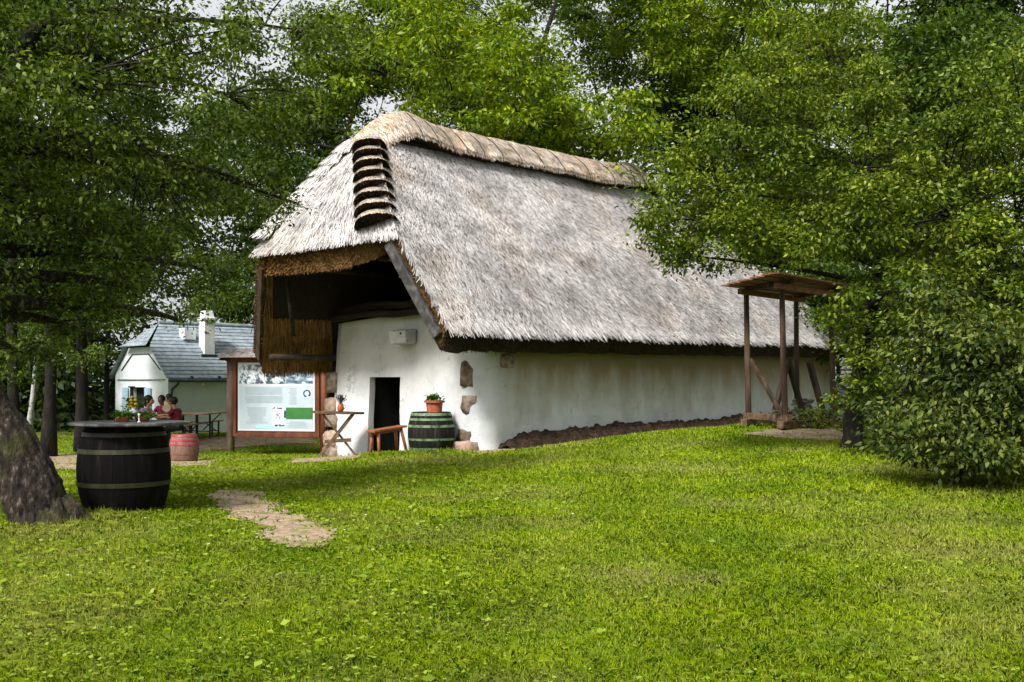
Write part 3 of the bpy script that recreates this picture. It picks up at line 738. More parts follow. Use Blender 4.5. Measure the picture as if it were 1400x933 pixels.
i0 = np.arange(nt_ * npf).reshape(nt_, npf)
rf = np.stack([i0[:-1, :-1], i0[:-1, 1:], i0[1:, 1:], i0[1:, :-1]], -1)
mi = np.zeros(rf.shape[:2], int); mi[:, 0] = 1; mi[:, -1] = 1
caps = []
ridge = npmesh('ridge_roll', RV, [rf.reshape(-1, 4), np.array([list(range(npf))]), np.array([[ (nt_ - 1) * npf + k for k in range(npf - 1, -1, -1)]])],
               [M['ridge_bed'], M['thatch_cut_dark']], cot, smooth=True, mi=np.concatenate([mi.ravel(), [0, 0]]))
G = RV.reshape(nt_, npf, 3)
def ridge_straw(n, kr, L, lift=(.01, .08)):
    ti = rng.uniform(0, nt_ - 1.001, n); ki = rng.uniform(*kr, n)
    a = ti.astype(int); fa = (ti - a)[:, None]; b = np.clip(ki.astype(int), 0, npf - 2); fb = (ki - b)[:, None]
    P = (G[a, b] * (1 - fa) + G[a + 1, b] * fa) * (1 - fb) + (G[a, b + 1] * (1 - fa) + G[a + 1, b + 1] * fa) * fb
    dt = norm(G[a + 1, b] - G[a, b]); dk = norm(G[a, b + 1] - G[a, b])
    nrm = norm(np.cross(dk, dt)); nrm = np.where(nrm[:, 2:] < 0, -nrm, nrm)
    dn = np.where((ki < 5)[:, None], -dk, dk)
    return straw_strip(P, dn, nrm, rng.uniform(*L, n), rng.uniform(.01, .02, n), rng.uniform(*lift, n), .2)
v, f = join([ridge_straw(15000, (2.5, 7.5), (.08, .22)), ridge_straw(2200, (1.1, 2.4), (.03, .09), (-.02, .08)), ridge_straw(1500, (7.6, 8.9), (.03, .09), (-.02, .08))])
npmesh('ridge_straw', v, f, M['straw_tan'], ridge)
# binding wires over the roll
wr = MB()
for t in (.35, .8, 1.25, 1.75, 2.3, 2.9, 3.6, 4.4, 5.3, 6.3, 7.3, 8.3, 8.8):
    i = int(np.argmin(abs(ts - t))); wr.tube([Vector(G[i, k]) + Vector((0, (-.02 if k < 5 else .02), .02)) for k in range(1, npf - 1)], [.011] * (npf - 2), 4, False)
wr.build('binding_wire', M['timber'], ridge)

# stepped courses down both hips
def hip_courses(Pt, Pb, NA, NBn, count, hw, start=.06, end=.98, lift=.3, sm='straw'):
    Pt = Vector(Pt); Pb = Vector(Pb); d = (Pb - Pt).normalized(); Ltot = (Pb - Pt).length
    Nn = (Vector(NA) + Vector(NBn)).normalized(); Nn = (Nn - d * Nn.dot(d)).normalized(); Wd = d.cross(Nn)
    for i in range(count):
        a = Pt + d * Ltot * (start + (end - start) * i / count); b = Pt + d * Ltot * (start + (end - start) * (i + 1.12) / count)
        grow = 1 + .22 * (i / count)
        K = 15; rings = [[], [], [], []]
        for k in range(K):
            ph = -1 + 2 * k / (K - 1)
            lat = Wd * (hw * grow * math.sin(ph * 1.35) / math.sin(1.35)); drop_ = (1 - math.cos(ph * 1.35)) * hw * grow * .7
            edge = 1 - .5 * abs(ph) ** 4
            jj = .03 * mnoise.noise(Vector((i * 5.1, k * .9, 2)))
            sag = d * (.14 * ph * ph * -1)
            rings[0].append(a + lat * .92 + Nn * (.15 - drop_))
            rings[1].append(a.lerp(b, .55) + lat + Nn * ((.16 + lift) * .52 * edge - drop_ + jj * .5) + sag * .5)
            rings[2].append(b + lat * 1.04 + Nn * (lift * edge - drop_ + jj) + sag + d * jj)
            rings[3].append(b - d * .12 + lat + Nn * (-.06 - drop_) + sag)
        mb = MB()
        vs = [p for r_ in rings for p in r_]
        mb.add(vs, [(r_ * K + k, r_ * K + k + 1, (r_ + 1) * K + k + 1, (r_ + 1) * K + k) for r_ in range(2) for k in range(K - 1)])
        mb.cm = 1
        mb.add(vs, [(2 * K + k, 2 * K + k + 1, 3 * K + k + 1, 3 * K + k) for k in range(K - 1)])
        o = mb.build('hip_course', [M['ridge_bed'], M['thatch_cut_dark']], cot, smooth=True)
        # straw on the course
        RA = np.array([[list(p) for p in r_] for r_ in rings])
        n = 900; ki = rng.uniform(0, K - 1.01, n); ri = rng.uniform(.0, 1.9, n); kb = ki.astype(int); rbx = ri.astype(int); fk = (ki - kb)[:, None]; fr = (ri - rbx)[:, None]
        P = (RA[rbx, kb] * (1 - fk) + RA[rbx, kb + 1] * fk) * (1 - fr) + (RA[rbx + 1, kb] * (1 - fk) + RA[rbx + 1, kb + 1] * fk) * fr
        dn = norm(RA[rbx + 1, kb] - RA[rbx, kb]); lt = norm(RA[rbx, kb + 1] - RA[rbx, kb]); nr = norm(np.cross(dn, lt)); nr = np.where((nr @ np.array(Nn))[:, None] < 0, -nr, nr)
        v, f = straw_strip(P, dn, nr, rng.uniform(.08, .2, n), rng.uniform(.009, .016, n), rng.uniform(0, .05, n), .12)
        npmesh('course_straw', v, f, M[sm], o)
        n = 500; ki = rng.uniform(0, K - 1.01, n); kb = ki.astype(int); fk = (ki - kb)[:, None]; fr = rng.uniform(0, 1, n)[:, None]
        P = (RA[2, kb] * (1 - fk) + RA[2, kb + 1] * fk) * (1 - fr) + (RA[3, kb] * (1 - fk) + RA[3, kb + 1] * fk) * fr
        dd_ = norm(np.array(d)[None] + rng.normal(size=(n, 3)) * .35); ss_ = norm(np.cross(dd_, rnd_unit(n))) * .007; e2 = P + dd_ * rng.uniform(.03, .09, n)[:, None]
        npmesh('cut_straw_ends', np.stack([P - ss_, P + ss_, e2 + ss_ * .6, e2 - ss_ * .6], 1).reshape(-1, 3), np.arange(n * 4).reshape(-1, 4), M['straw_dark'], o)
hip_courses(C1 + np.array((-.3, -.05, -.25)), B1 + np.array((-.1, .42, .04)), NR, NF * 1.1, 8, .36, .03, .97, .36, 'straw_tan')
hip_courses(C1 + np.array((-.3, .3, -.2)), B2, NL, NF, 8, .3, .05, .93, .22)

# timbers of the gable
def offs(P, N, d): return Vector(P - N * d)
bb = MB()
pa = [slope_r(np.array(0.0), np.array(v_)) for v_ in (.0, .1, .2, .3, .405)]
pts = [Vector(p) - Vector(NR) * (TH * .62) + Vector((-.05, 0, 0)) for p in pa]
for i in range(4): bb.bar(pts[i] + (pts[i] - pts[i + 1]) * .02, pts[i + 1], .09, .22, up=NR)
bb.build('bargeboard', M['board'], cot, bevel=.01)
bl = MB()
pa = [slope_l(np.array(0.0), np.array(v_)) for v_ in (.0, .2, .4)]
pts = [Vector(p) - Vector(NL) * (TH * .75) + Vector((-.04, 0, 0)) for p in pa]
for i in range(2): bl.bar(pts[i], pts[i + 1], .07, .16, up=NL)
bl.build('bargeboard', M['post'], cot, bevel=.01)
for (t0, z0, r0, s0, s1) in ((-.2, 3.1, .085, 1.0, 5.5), (-.08, 3.3, .09, .9, 5.3)):
    lg = MB(); pp = [(t0 + .04 * math.sin(k), s0 + (s1 - s0) * k / 8, z0 + .03 * math.sin(k * 1.7) - .02 * k / 8) for k in range(9)]
    lg.tube(pp, [r0 * (1 + .12 * math.sin(k * 2.1)) for k in range(9)], 10); lg.build('tie_beam', M['log'], cot, smooth=True)
for (s0, z0, r0, ta) in ((5.2, 2.12, .075, -1.75), (.45, 2.9, .09, -1.1), (1.35, 4.1, .09, -1.7), (4.1, 4.1, .09, -1.9)):
    lg = MB(); lg.tube([(ta, s0, z0), (0, s0, z0 + .02), (2.0, s0, z0 + .03)], [r0, r0 * 1.05, r0], 9); lg.build('purlin', M['timber'], cot, smooth=True)
rf_ = MB(); rf_.tube([(-1.5, 4.65, 2.6), (-1.95, 4.3, 4.1)], [.05, .05], 8); rf_.build('strut', M['log'], cot, smooth=True)

# loose soil banked along the long wall
tt = np.linspace(.25, 15.5, 260); ss = np.linspace(.1, -.8, 16)
T_, S_ = np.meshgrid(tt, ss)
W = np.array(O)[None, None, :] + T_[..., None] * np.array(U) + S_[..., None] * np.array(S)
hg = np.interp(T_, [0.25, .9, 3, 8, 15.5], [.1, .27, .24, .18, .12]) * np.clip(1 - (np.maximum(-S_, 0) / .6) ** 1.6, -.2, 1)
Zb = H(W[..., 0], W[..., 1]) - .04 + hg + .05 * grid_noise(W, 6, 1) * (hg > .02) + .1 * np.abs(grid_noise(W, 13, 3)) * (hg > .05)
W[..., 2] = Zb
ii = np.arange(T_.size).reshape(T_.shape)
props(npmesh('soil_bank', W.reshape(-1, 3), np.stack([ii[:-1, :-1], ii[1:, :-1], ii[1:, 1:], ii[:-1, 1:]], -1).reshape(-1, 4), M['soil'], smooth=False), kind='structure')

# ------------------------------------------------------------------ TREES
def limb(a, b, bend=.25, n=5):
    a, b = Vector(a), Vector(b); L = (b - a).length
    m = (a + b) / 2 + Vector((random.uniform(-1, 1), random.uniform(-1, 1), random.uniform(.2, 1.0))) * L * bend
    return [a * (1 - t) ** 2 + m * 2 * t * (1 - t) + b * t * t for t in [i / n for i in range(n + 1)]]

def make_tree(name, label, cat, base, trunk_pts, trunk_r, lobes, n_clu, per, L, W, leaf, bark, group=None, clr=(.35, .7), droop=.35, flat=.45, seed=1, twig=.9, rootflare=1.4, shell=2.4, ridges=False):
    """trunk_pts and lobes relative to base; lobes are (x, y, z, rx, ry, rz)"""
    random.seed(seed); global rng
    rng = np.random.default_rng(seed)
    root = empty(name, base, 0, label, cat, group)
    mb = MB()
    pts = [Vector(p) for p in trunk_pts]
    # smooth the trunk line
    fine = []
    for i in range(len(pts) - 1):
        for k in range(4): fine.append(pts[i].lerp(pts[i + 1], k / 4))
    fine.append(pts[-1])
    for _ in range(2): fine = [fine[0]] + [(fine[i - 1] + fine[i] * 2 + fine[i + 1]) / 4 for i in range(1, len(fine) - 1)] + [fine[-1]]
    nf = len(fine)
    rr = [trunk_r * (1 - .72 * (i / (nf - 1)) ** .8) * (1 + (rootflare - 1) * math.exp(-i * 1.1)) * (1 + .06 * math.sin(i * 2.3)) for i in range(nf)]
    if not ridges: mb.tube(fine, rr, 14, True, .06)
    else:                                                   # deep furrows and a few surface roots
        ff = []; r2 = []
        for i in range(nf - 1):
            for k in range(5): ff.append(fine[i].lerp(fine[i + 1], k / 5)); r2.append(rr[i] + (rr[i + 1] - rr[i]) * k / 5)
        b0 = len(mb.v); nr_ = 56; mb.tube(ff, r2, nr_, True)
        for i in range(len(ff)):
            for k in range(nr_):
                j_ = b0 + i * nr_ + k; q_ = Vector(mb.v[j_]); a_ = 2 * math.pi * k / nr_; dv_ = (q_ - ff[i])
                h_ = .5 * abs(mnoise.noise(Vector((math.cos(a_) * 3.2, math.sin(a_) * 3.2, q_.z * 1.6)))) + .35 * abs(mnoise.noise(Vector((math.cos(a_) * 8, math.sin(a_) * 8, q_.z * 6)))) + .25 * mnoise.noise(Vector((math.cos(a_) * 1.3, math.sin(a_) * 1.3, q_.z * .9)))
                mb.v[j_] = tuple(q_ + dv_ * (.42 * h_ - .1))
        for a_, l_, w_ in ((.05, .5, .075), (1.0, .45, .06), (-.9, .45, .06), (2.4, .4, .06), (-2.2, .42, .06)):
            mb.tube([(math.cos(a_) * .1, math.sin(a_) * .1, .3), (math.cos(a_) * l_ * .6, math.sin(a_) * l_ * .6, .1), (math.cos(a_) * l_, math.sin(a_) * l_, .0), (math.cos(a_) * l_ * 1.4, math.sin(a_) * l_ * 1.4, -.09)], [w_ * 1.5, w_ * 1.2, w_ * .8, w_ * .5], 12, True, .12)
    vol = np.array([l[3] * l[4] * l[5] for l in lobes]) ** .7; vol = vol / vol.sum()
    cents = []
    main = []
    for l in lobes:
        c = Vector(l[:3])
        j = min(range(nf), key=lambda i: ((fine[i] - c).length + 1.2 * max(0, fine[i].z - c.z) + (3 if i < nf * .3 else 0)))
        pp = limb(fine[j], c, .12, 7); r0 = min(rr[j] * .62, trunk_r * .45)
        mb.tube(pp, [r0 * (1 - .75 * k / 7) for k in range(8)], 8, True)
        main.append(pp)
    li = rng.choice(len(lobes), n_clu, p=vol)
    for q in li:
        l = lobes[q]
        dv = rnd_unit(1)[0]; rr_ = rng.uniform(0, 1) ** (1 / shell)
        wob = 1 + .22 * mnoise.noise(Vector(dv) * 2.1 + Vector((q * 3.7, seed, 0)))
        cents.append((l[0] + dv[0] * l[3] * rr_ * wob, l[1] + dv[1] * l[4] * rr_ * wob, l[2] + dv[2] * l[5] * rr_ * wob))
    cents = np.array(cents)
    for q, c in zip(li, cents):
        if random.random() > twig: continue
        pp = main[q]; c = Vector(c); s = min(pp[2:], key=lambda p: (p - c).length)
        tl = limb(s, c, .15, 4); r0 = .008 + .008 * (c - s).length
        mb.tube(tl, [r0 * (1 - .7 * k / 4) for k in range(5)], 4, False)
    mb.build('trunk', bark, root, smooth=True)
    rad = rng.uniform(*clr, len(cents))
    v, f = cluster_leaves(cents, rad, per, L, W, droop, flat)
    npmesh('crown', v, f, leaf, root)
    return root

def P3(px, py, Y, base): return ((px - CX) / F * Y - base[0], Y - base[1], zpix(py, Y) - base[2])
def lobe(px, py, Y, r, base, sy=1.0, sz=1.0):
    x, y, z = P3(px, py, Y, base); return (x, y, z, r, r * sy, r * sz)

# left: the leaning tree
bx, by = -4.82, 10.7; base = (bx, by, h1(bx, by) - .05)
lob = [lobe(90, 120, 11.5, 1.9, base), lobe(-60, 250, 11.5, 1.9, base), lobe(70, 330, 12, 1.15, base, 1, .85), lobe(220, 250, 13, 1.15, base), lobe(310, 130, 13.5, 1.25, base, 1, .8),
       lobe(400, 40, 14, 1.15, base, 1, .7), lobe(180, 10, 12.5, 1.6, base), lobe(350, 255, 15, .7, base, 1, .8), lobe(405, 278, 16, .3, base), lobe(285, 370, 15, .65, base, 1, .75), lobe(190, 395, 13.5, .72, base, 1, .6), lobe(80, 440, 13, .7, base, 1, .7), lobe(20, 480, 14, .6, base, 1, .7), lobe(135, 462, 16, .6, base, 1, .7),
       lobe(-150, 50, 10.5, 2.2, base), lobe(-200, 330, 10.5, 1.6, base), lobe(250, 440, 15.5, .45, base, 1, .7)]
make_tree('leaning_tree', 'rough barked tree leaning left beside the black barrel, low leafy branches overhead', 'tree', base,
          [(.0, .0, -.15), (-.26, .0, .57), (-.64, .05, 1.2), (-1.2, .2, 2.1), (-1.5, .3, 3.2), (-1.1, .5, 4.4), (-.5, .9, 5.6)], .33, lob, 410, 170, .075, .04, M['leaf_left'], M['bark'],
          clr=(.22, .48), droop=.5, seed=3, rootflare=1.3, twig=.6, ridges=True)
# right: broad tree in front of the shelter
bx, by = at(1165, 18.3).xy; base = (bx, by, h1(bx, by) - .05)
lob = [lobe(985, 262, 17, 1.3, base), lobe(1065, 150, 17.6, 1.35, base), lobe(1010, 205, 17.0, 1.1, base), lobe(925, 300, 16.8, .72, base), lobe(940, 350, 16.6, .42, base, 1, .9), lobe(1035, 325, 16.6, .75, base, 1, .7), lobe(1120, 300, 16.4, 1.05, base, 1, .7),
       lobe(1180, 130, 17.5, .8, base), lobe(1180, 230, 17.0, 1.5, base), lobe(1300, 300, 16, 1.75, base), lobe(1400, 170, 16, 1.45, base), lobe(1400, 400, 15, 1.5, base, 1, .9), lobe(1230, 400, 15.8, .8, base, 1, .7), lobe(1190, 460, 16.5, .45, base), lobe(1520, 300, 15, 2.0, base), lobe(1120, 60, 19, 1.4, base),
       lobe(1210, 470, 20, 1.0, base), lobe(1300, 470, 17.5, 1.1, base), lobe(1195, 505, 16.6, .45, base, 1, .8), lobe(1225, 550, 16.6, .5, base, 1, .8), lobe(1155, 430, 16.8, .4, base, 1, .7), lobe(1168, 500, 16.4, .36, base), lobe(1172, 545, 16.8, .3, base)]
make_tree('spreading_tree', 'broad leafy tree with short dark trunk shading the timber shelter', 'tree', base,
          [(0, 0, -.1), (.02, 0, .7), (.1, -.1, 1.5), (.3, -.2, 2.6), (.5, -.2, 4.0), (.6, -.1, 5.5)], .2, lob, 560, 190, .085, .046, M['leaf_right'], M['bark_dark'],
          clr=(.22, .46), droop=.45, seed=5, twig=.55, shell=2.8)
# right: leafy shrub hanging to the grass
bx, by = at(1310, 13.6).xy; base = (bx, by, h1(bx, by))
lob = [lobe(1265, 585, 13.4, .52, base), lobe(1335, 590, 13.2, .6, base), lobe(1330, 500, 13.6, .8, base), lobe(1400, 520, 13.4, .9, base), lobe(1245, 520, 14.2, .5, base), lobe(1290, 440, 14, .6, base), lobe(1480, 560, 13.4, 1.0, base), lobe(1300, 625, 13.2, .36, base, 1, .6), lobe(1350, 630, 13.1, .4, base, 1, .6), lobe(1225, 600, 13.8, .32, base, 1, .7)]
make_tree('leafy_shrub', 'dense big-leaved shrub drooping onto the lawn at the right', 'shrub', base,
          [(0, 0, -.05), (.02, 0, .4), (0, .05, .9), (.05, .1, 1.4)], .07, lob, 240, 80, .1, .05, M['leaf_shrub'], M['bark_dark'], clr=(.2, .5), droop=.6, seed=8, shell=3)

# trees beyond the cottage: three kinds built once, then copied
def kind_tree(name, label, base, hgt, cr, leaf, seed, n_clu, per, L, W, clr, tr=.22, low=.28, flat=.4, droop=.4, bark='bark_dark'):
    random.seed(seed); lobes = []
    for k in range(11):
        a = k * 2.4; z = hgt * (low + (.95 - low) * ((k * .618) % 1)); q = 1 - abs((z / hgt - .52) / .56) ** 2.2
        r = cr * .62 * max(.35, q); lobes.append((math.cos(a) * r, math.sin(a) * r, z, cr * .5 * max(.5, q), cr * .5 * max(.5, q), cr * .38))
    return make_tree(name, label, 'tree', base, [(0, 0, -.1), (.1, 0, hgt * .2), (-.05, .1, hgt * .45), (.5, 0, hgt * .62), (1.2, .4, hgt * .74)], tr, lobes, n_clu, per, L, W, leaf, M[bark],
                     group='trees beyond the cottage', clr=clr, flat=flat, droop=droop, seed=seed, twig=.5)
def put(px, Y): p = at(px, Y); return (p.x, p.y, p.z)
kb_ = kind_tree('bright_tree', 'spring green tree in layered sprays rising right behind the thatched ridge', put(715, 35), 20, 7.4, M['leaf_bright'], 21, 400, 270, .19, .085, (.5, 1.0), low=.26, flat=.3, droop=.5)
kd = kind_tree('dark_tree', 'dark leafy tree behind the half-hip end of the thatch', put(455, 37), 17.5, 5.4, M['leaf_mid'], 22, 270, 200, .2, .1, (.6, 1.0), low=.2)
kt = kind_tree('tall_tree', 'slim dark trunked tree at the wood edge, left of the white house', put(66, 26.5), 16, 4.3, M['leaf_mid'], 23, 220, 170, .15, .075, (.45, .8), tr=.17, low=.3)
def copy_thing(src, name, loc, rz, sc_, label, mat=None):
    c = link(src.copy()); c.name = name; c.location = loc; c.rotation_euler = (0, 0, rz); c.scale = (sc_,) * 3; c['label'] = label
    for ch in list(src.children):
        d = link(ch.copy()); d.parent = c
    return c
copy_thing(kb_, 'bright_tree', put(985, 41), 2.3, 1.0, 'spring green tree half hidden by the top of the spreading tree')
copy_thing(kb_, 'bright_tree', put(1130, 44), 1.0, 1.0, 'spring green tree far behind the spreading tree on the right')
copy_thing(kd, 'dark_tree', put(1215, 33), 4.0, .95, 'dark tree rising above the spreading tree near the top right')
copy_thing(kd, 'dark_tree', put(1420, 30), .7, .9, 'dark tree at the right edge behind the shrub')
copy_thing(kt, 'tall_tree', put(112, 28.0), 1.9, 1.02, 'straight dark trunked tree just behind the black barrel')
copy_thing(kt, 'tall_tree', put(20, 30.0), 3.1, 1.05, 'dark trunked tree behind the leaning tree')
copy_thing(kd, 'dark_tree', put(400, 54), 5.0, .95, 'dark tree rising behind the slate roof of the white house')
copy_thing(kd, 'dark_tree', put(40, 54), 2.6, 1.0, 'dark tree far back in the wood left of the white house')
copy_thing(kb_, 'bright_tree', put(600, 50), 4.2, 1.05, 'spring green tree far behind the front of the thatched ridge')
copy_thing(kd, 'dark_tree', put(850, 47), 3.3, 1.15, 'dark tree far behind the middle of the thatched ridge')
copy_thing(kt, 'tall_tree', put(147, 38), 4.4, .72, 'slim dark tree beside the gable of the white house')
bx, by = at(38, 37).xy; base = (bx, by, h1(bx, by))
make_tree('birch_tree', 'slim birch with pale trunk glimpsed between the dark trunks on the left', 'tree', base, [(0, 0, -.1), (.25, 0, 2.0), (.4, .1, 5), (.4, 0, 9)], .11,
          [(.3, 0, 7, 1.6, 1.6, 1.8), (.5, .3, 9, 1.3, 1.3, 1.5)], 60, 70, .14, .08, M['leaf_mid'], M['bark_birch'], seed=31, twig=.4)
# the wood behind everything: one mass
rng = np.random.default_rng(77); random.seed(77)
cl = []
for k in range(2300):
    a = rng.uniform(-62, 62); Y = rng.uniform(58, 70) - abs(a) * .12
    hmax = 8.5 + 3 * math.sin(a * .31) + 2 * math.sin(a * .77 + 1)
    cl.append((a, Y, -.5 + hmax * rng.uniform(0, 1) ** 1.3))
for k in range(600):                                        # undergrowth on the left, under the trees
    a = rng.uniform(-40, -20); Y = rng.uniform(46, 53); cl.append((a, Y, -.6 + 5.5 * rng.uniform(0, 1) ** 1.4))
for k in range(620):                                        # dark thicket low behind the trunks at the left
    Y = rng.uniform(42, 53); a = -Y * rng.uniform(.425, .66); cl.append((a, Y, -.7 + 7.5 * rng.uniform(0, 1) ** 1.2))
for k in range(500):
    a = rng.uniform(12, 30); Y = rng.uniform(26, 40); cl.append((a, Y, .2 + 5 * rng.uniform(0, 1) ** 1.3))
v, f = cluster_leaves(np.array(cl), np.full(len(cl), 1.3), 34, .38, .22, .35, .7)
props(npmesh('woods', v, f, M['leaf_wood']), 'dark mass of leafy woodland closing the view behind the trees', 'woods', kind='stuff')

# ------------------------------------------------------------------ GRASS
rng = np.random.default_rng(5)
N = 660000
Yg = 3.6 * np.exp(rng.uniform(0, 1, N) ** .92 * math.log(34 / 3.6))
Xg = (Yg * .66 + 2.2) * rng.uniform(-1, 1, N)
t_, s_ = w2loc(Xg, Yg)
keep = ~on_path(Xg + rng.normal(0, .09, N), Yg + rng.normal(0, .15, N))
keep |= (rng.uniform(0, 1, N) < .035)
keep &= ~((t_ > -.05) & (t_ < 15.5) & (s_ > -.75) & (s_ < 5.4))
Pn = np.stack([Xg, Yg, np.zeros(N)], -1)
bare = grid_noise(Pn, 1.1, 6.0) + .6 * grid_noise(Pn, 3.1, 1.0)
keep &= ~((bare > .72) & (rng.uniform(0, 1, N) < np.clip((bare - .72) * 2.2, 0, .8)))
Xg, Yg = Xg[keep], Yg[keep]; N = len(Xg)
Pn = np.stack([Xg, Yg, np.zeros(N)], -1)
Zg = H(Xg, Yg) - .004
tall = 1 + .35 * grid_noise(Pn, 1.7, 2.5) + .3 * np.maximum(0, grid_noise(Pn, 5.0, 8.0))
for (qx, qy, qr) in ((-4.82, 10.7, .75), (-4.45, 11.7, .75), (6.1, 18.3, .5), (5.4, 23.4, .5), (5.86, 22.0, .5), (-7.4, 27.0, .4), (-1.6, 20.6, .9), (-3.9, 22.6, .8), (6.2, 13.6, 1.2)):
    tall += 1.3 * np.exp(-((Xg - qx) ** 2 + (Yg - qy) ** 2) / (qr * qr))
hgt = rng.uniform(.018, .055, N) * tall * (1 + .25 * np.clip((Yg - 8) / 14, 0, 1))
wid = rng.uniform(.003, .0062, N) * np.clip(Yg / 6.5, .8, 3.6)
az = rng.uniform(0, 2 * math.pi, N); lean = np.abs(rng.normal(0, .8, N))
dx = np.stack([np.cos(az), np.sin(az), np.zeros(N)], -1); sx = np.stack([-np.sin(az), np.cos(az), np.zeros(N)], -1)
# blades turned so that most show some width
p0 = np.stack([Xg, Yg, Zg], -1); up = np.array((0, 0, 1.0))
mid = p0 + up * (hgt * .55)[:, None] + dx * (hgt * .25 * lean)[:, None]
tip = p0 + up * (hgt * (1 - .25 * np.minimum(lean, 1.5)))[:, None] + dx * (hgt * .95 * lean)[:, None]
w_ = sx * (wid * .5)[:, None]
v = np.stack([p0 - w_, p0 + w_, mid + w_ * .9, tip, mid - w_ * .9], 1).reshape(-1, 3)
f = np.arange(N * 5, dtype=np.int32).reshape(-1, 5)
props(npmesh('grass', v, f, M['grass']), 'short bright green mown grass with worn yellowish patches', 'grass', kind='stuff')
# clover and broad weeds
Nc = 18000
Yc = 4.2 * np.exp(rng.uniform(0, 1, Nc) * math.log(18 / 4.2)); Xc = Yc * rng.uniform(-.7, .7, Nc)
Pc = np.stack([Xc, Yc, np.zeros(Nc)], -1)
msk = (grid_noise(Pc, 1.0, 3.0) + .5 * grid_noise(Pc, 3.5, 9.0) + np.clip(-Xc * .12, -.4, .4) > .15) & ~on_path(Xc, Yc)
tc_, sc_2 = w2loc(Xc, Yc); msk &= ~((tc_ > -.2) & (sc_2 > -1) & (sc_2 < 5.4))
Xc, Yc = Xc[msk], Yc[msk]; Nc = len(Xc)
p = np.stack([Xc, Yc, H(Xc, Yc) + rng.uniform(.025, .065, Nc)], -1)
az = rng.uniform(0, 6.28, Nc); d = norm(np.stack([np.cos(az), np.sin(az), rng.normal(0, .2, Nc)], -1)); nrm = norm(np.array((0, 0, 1.)) + rng.normal(size=(Nc, 3)) * .3)
szc = rng.uniform(.014, .03, Nc) * np.where(Xc < -.05 * Yc, 1.35, 1.0) * np.clip(Yc / 7, .9, 1.8)
big = rng.uniform(0, 1, Nc) < .04; szc = np.where(big, szc * 2.1, szc)
v, f = leaf_quads(p, d, nrm, szc, szc * .85, .08)
props(npmesh('clover', v, f, M['clover']), 'patches of pale clover and broad weeds in the lawn', 'clover', kind='stuff')
# small white daisies
Nd = 16
Yd = rng.uniform(5, 15, Nd); Xd = Yd * rng.uniform(-.5, .15, Nd); ok = ~on_path(Xd, Yd); Xd, Yd = Xd[ok], Yd[ok]; Nd = len(Xd)
vs, fs = [], []
for k in range(Nd):
    z = h1(Xd[k], Yd[k]) + random.uniform(.05, .08); r = random.uniform(.008, .016)
    c = len(vs); vs += [(Xd[k] + r * math.cos(q * math.pi / 3), Yd[k] + r * math.sin(q * math.pi / 3), z + random.uniform(-.004, .004)) for q in range(6)]; fs.append([c + q for q in range(6)])
props(npmesh('daisies', np.array(vs), np.array(fs), M['white_petal']), 'tiny white flowers scattered in the lawn', 'flowers', kind='stuff')
# grit on the trodden earth
gv, gf = [], []
for poly in PATHS[:2]:
    a = np.array(poly)
    for k in range(500):
        x = random.uniform(a[:, 0].min(), a[:, 0].max()); y = random.uniform(a[:, 1].min(), a[:, 1].max())
        if not inpoly(np.array([x]), np.array([y]), poly)[0]: continue
        r = random.uniform(.006, .022); z = h1(x, y) + .012; b = len(gv); q = random.uniform(0, 6)
        gv += [(x + r * math.cos(q + j * 2.1), y + r * math.sin(q + j * 2.1), z) for j in range(3)] + [(x, y, z + r * .8)]
        gf += [(b, b + 1, b + 3), (b + 1, b + 2, b + 3), (b + 2, b, b + 3)]
M['grit'] = surf('grit', [(.3, (.2, .14, .1)), (.7, (.5, .42, .34))], 3, 3, .9, 0, island=.4)
props(npmesh('gravel', np.array(gv), np.array(gf), M['grit']), 'loose grit on the bare earth path', 'gravel', kind='stuff')

# ------------------------------------------------------------------ BARRELS
def barrel_prof(h, r0, r1, n=12):
    return [(r0 + (r1 - r0) * math.sin(math.pi * i / n) ** .85 if 0 < i < n else r0, h * i / n) for i in range(n + 1)]
def rad_at(prof, z):
    return float(np.interp(z, [p[1] for p in prof], [p[0] for p in prof]))
def barrel(name, label, loc, h, r0, r1, wood, hoops, hoop_mat, group=None, rz=0):
    root = empty(name, loc, rz, label, 'barrel', group)
    prof = barrel_prof(h, r0, r1)
    b = MB(); n = 26                                              # staves: one shallow facet each, with a seam
    vs = []; ang = []
    for k in range(n):
        for e in (.012, .5, .988): ang.append(2 * math.pi * (k + e) / n)
        ang.append(2 * math.pi * (k + 1) / n)
    m = len(ang)
    for (r, z) in prof:
        for j, a_ in enumerate(ang):
            q = r * (.985 if j % 4 == 3 else 1.0); vs.append((q * math.cos(a_), q * math.sin(a_), z))
    fs = [(i * m + j, i * m + (j + 1) % m, (i + 1) * m + (j + 1) % m, (i + 1) * m + j) for i in range(len(prof) - 1) for j in range(m)]
    fs.append(tuple(range(m - 1, -1, -1)))
    b.add(vs, fs); b.build('staves', wood, root)
    hd = MB(); hd.lathe([(r0 * .98, h - .035), (0.01, h - .03)], n=26, capb=False); hd.build('head', wood, root)
    for i, (z, w) in enumerate(hoops):
        hb = MB(); a, c = rad_at(prof, z) + .008, rad_at(prof, z + w) + .008
        hb.lathe([(a - .012, z - .001), (a, z), (c, z + w), (c - .012, z + w + .001)], n=36, capb=False, capt=False)
        hb.build('hoop', hoop_mat[i] if isinstance(hoop_mat, list) else hoop_mat, root, smooth=False)
    return root
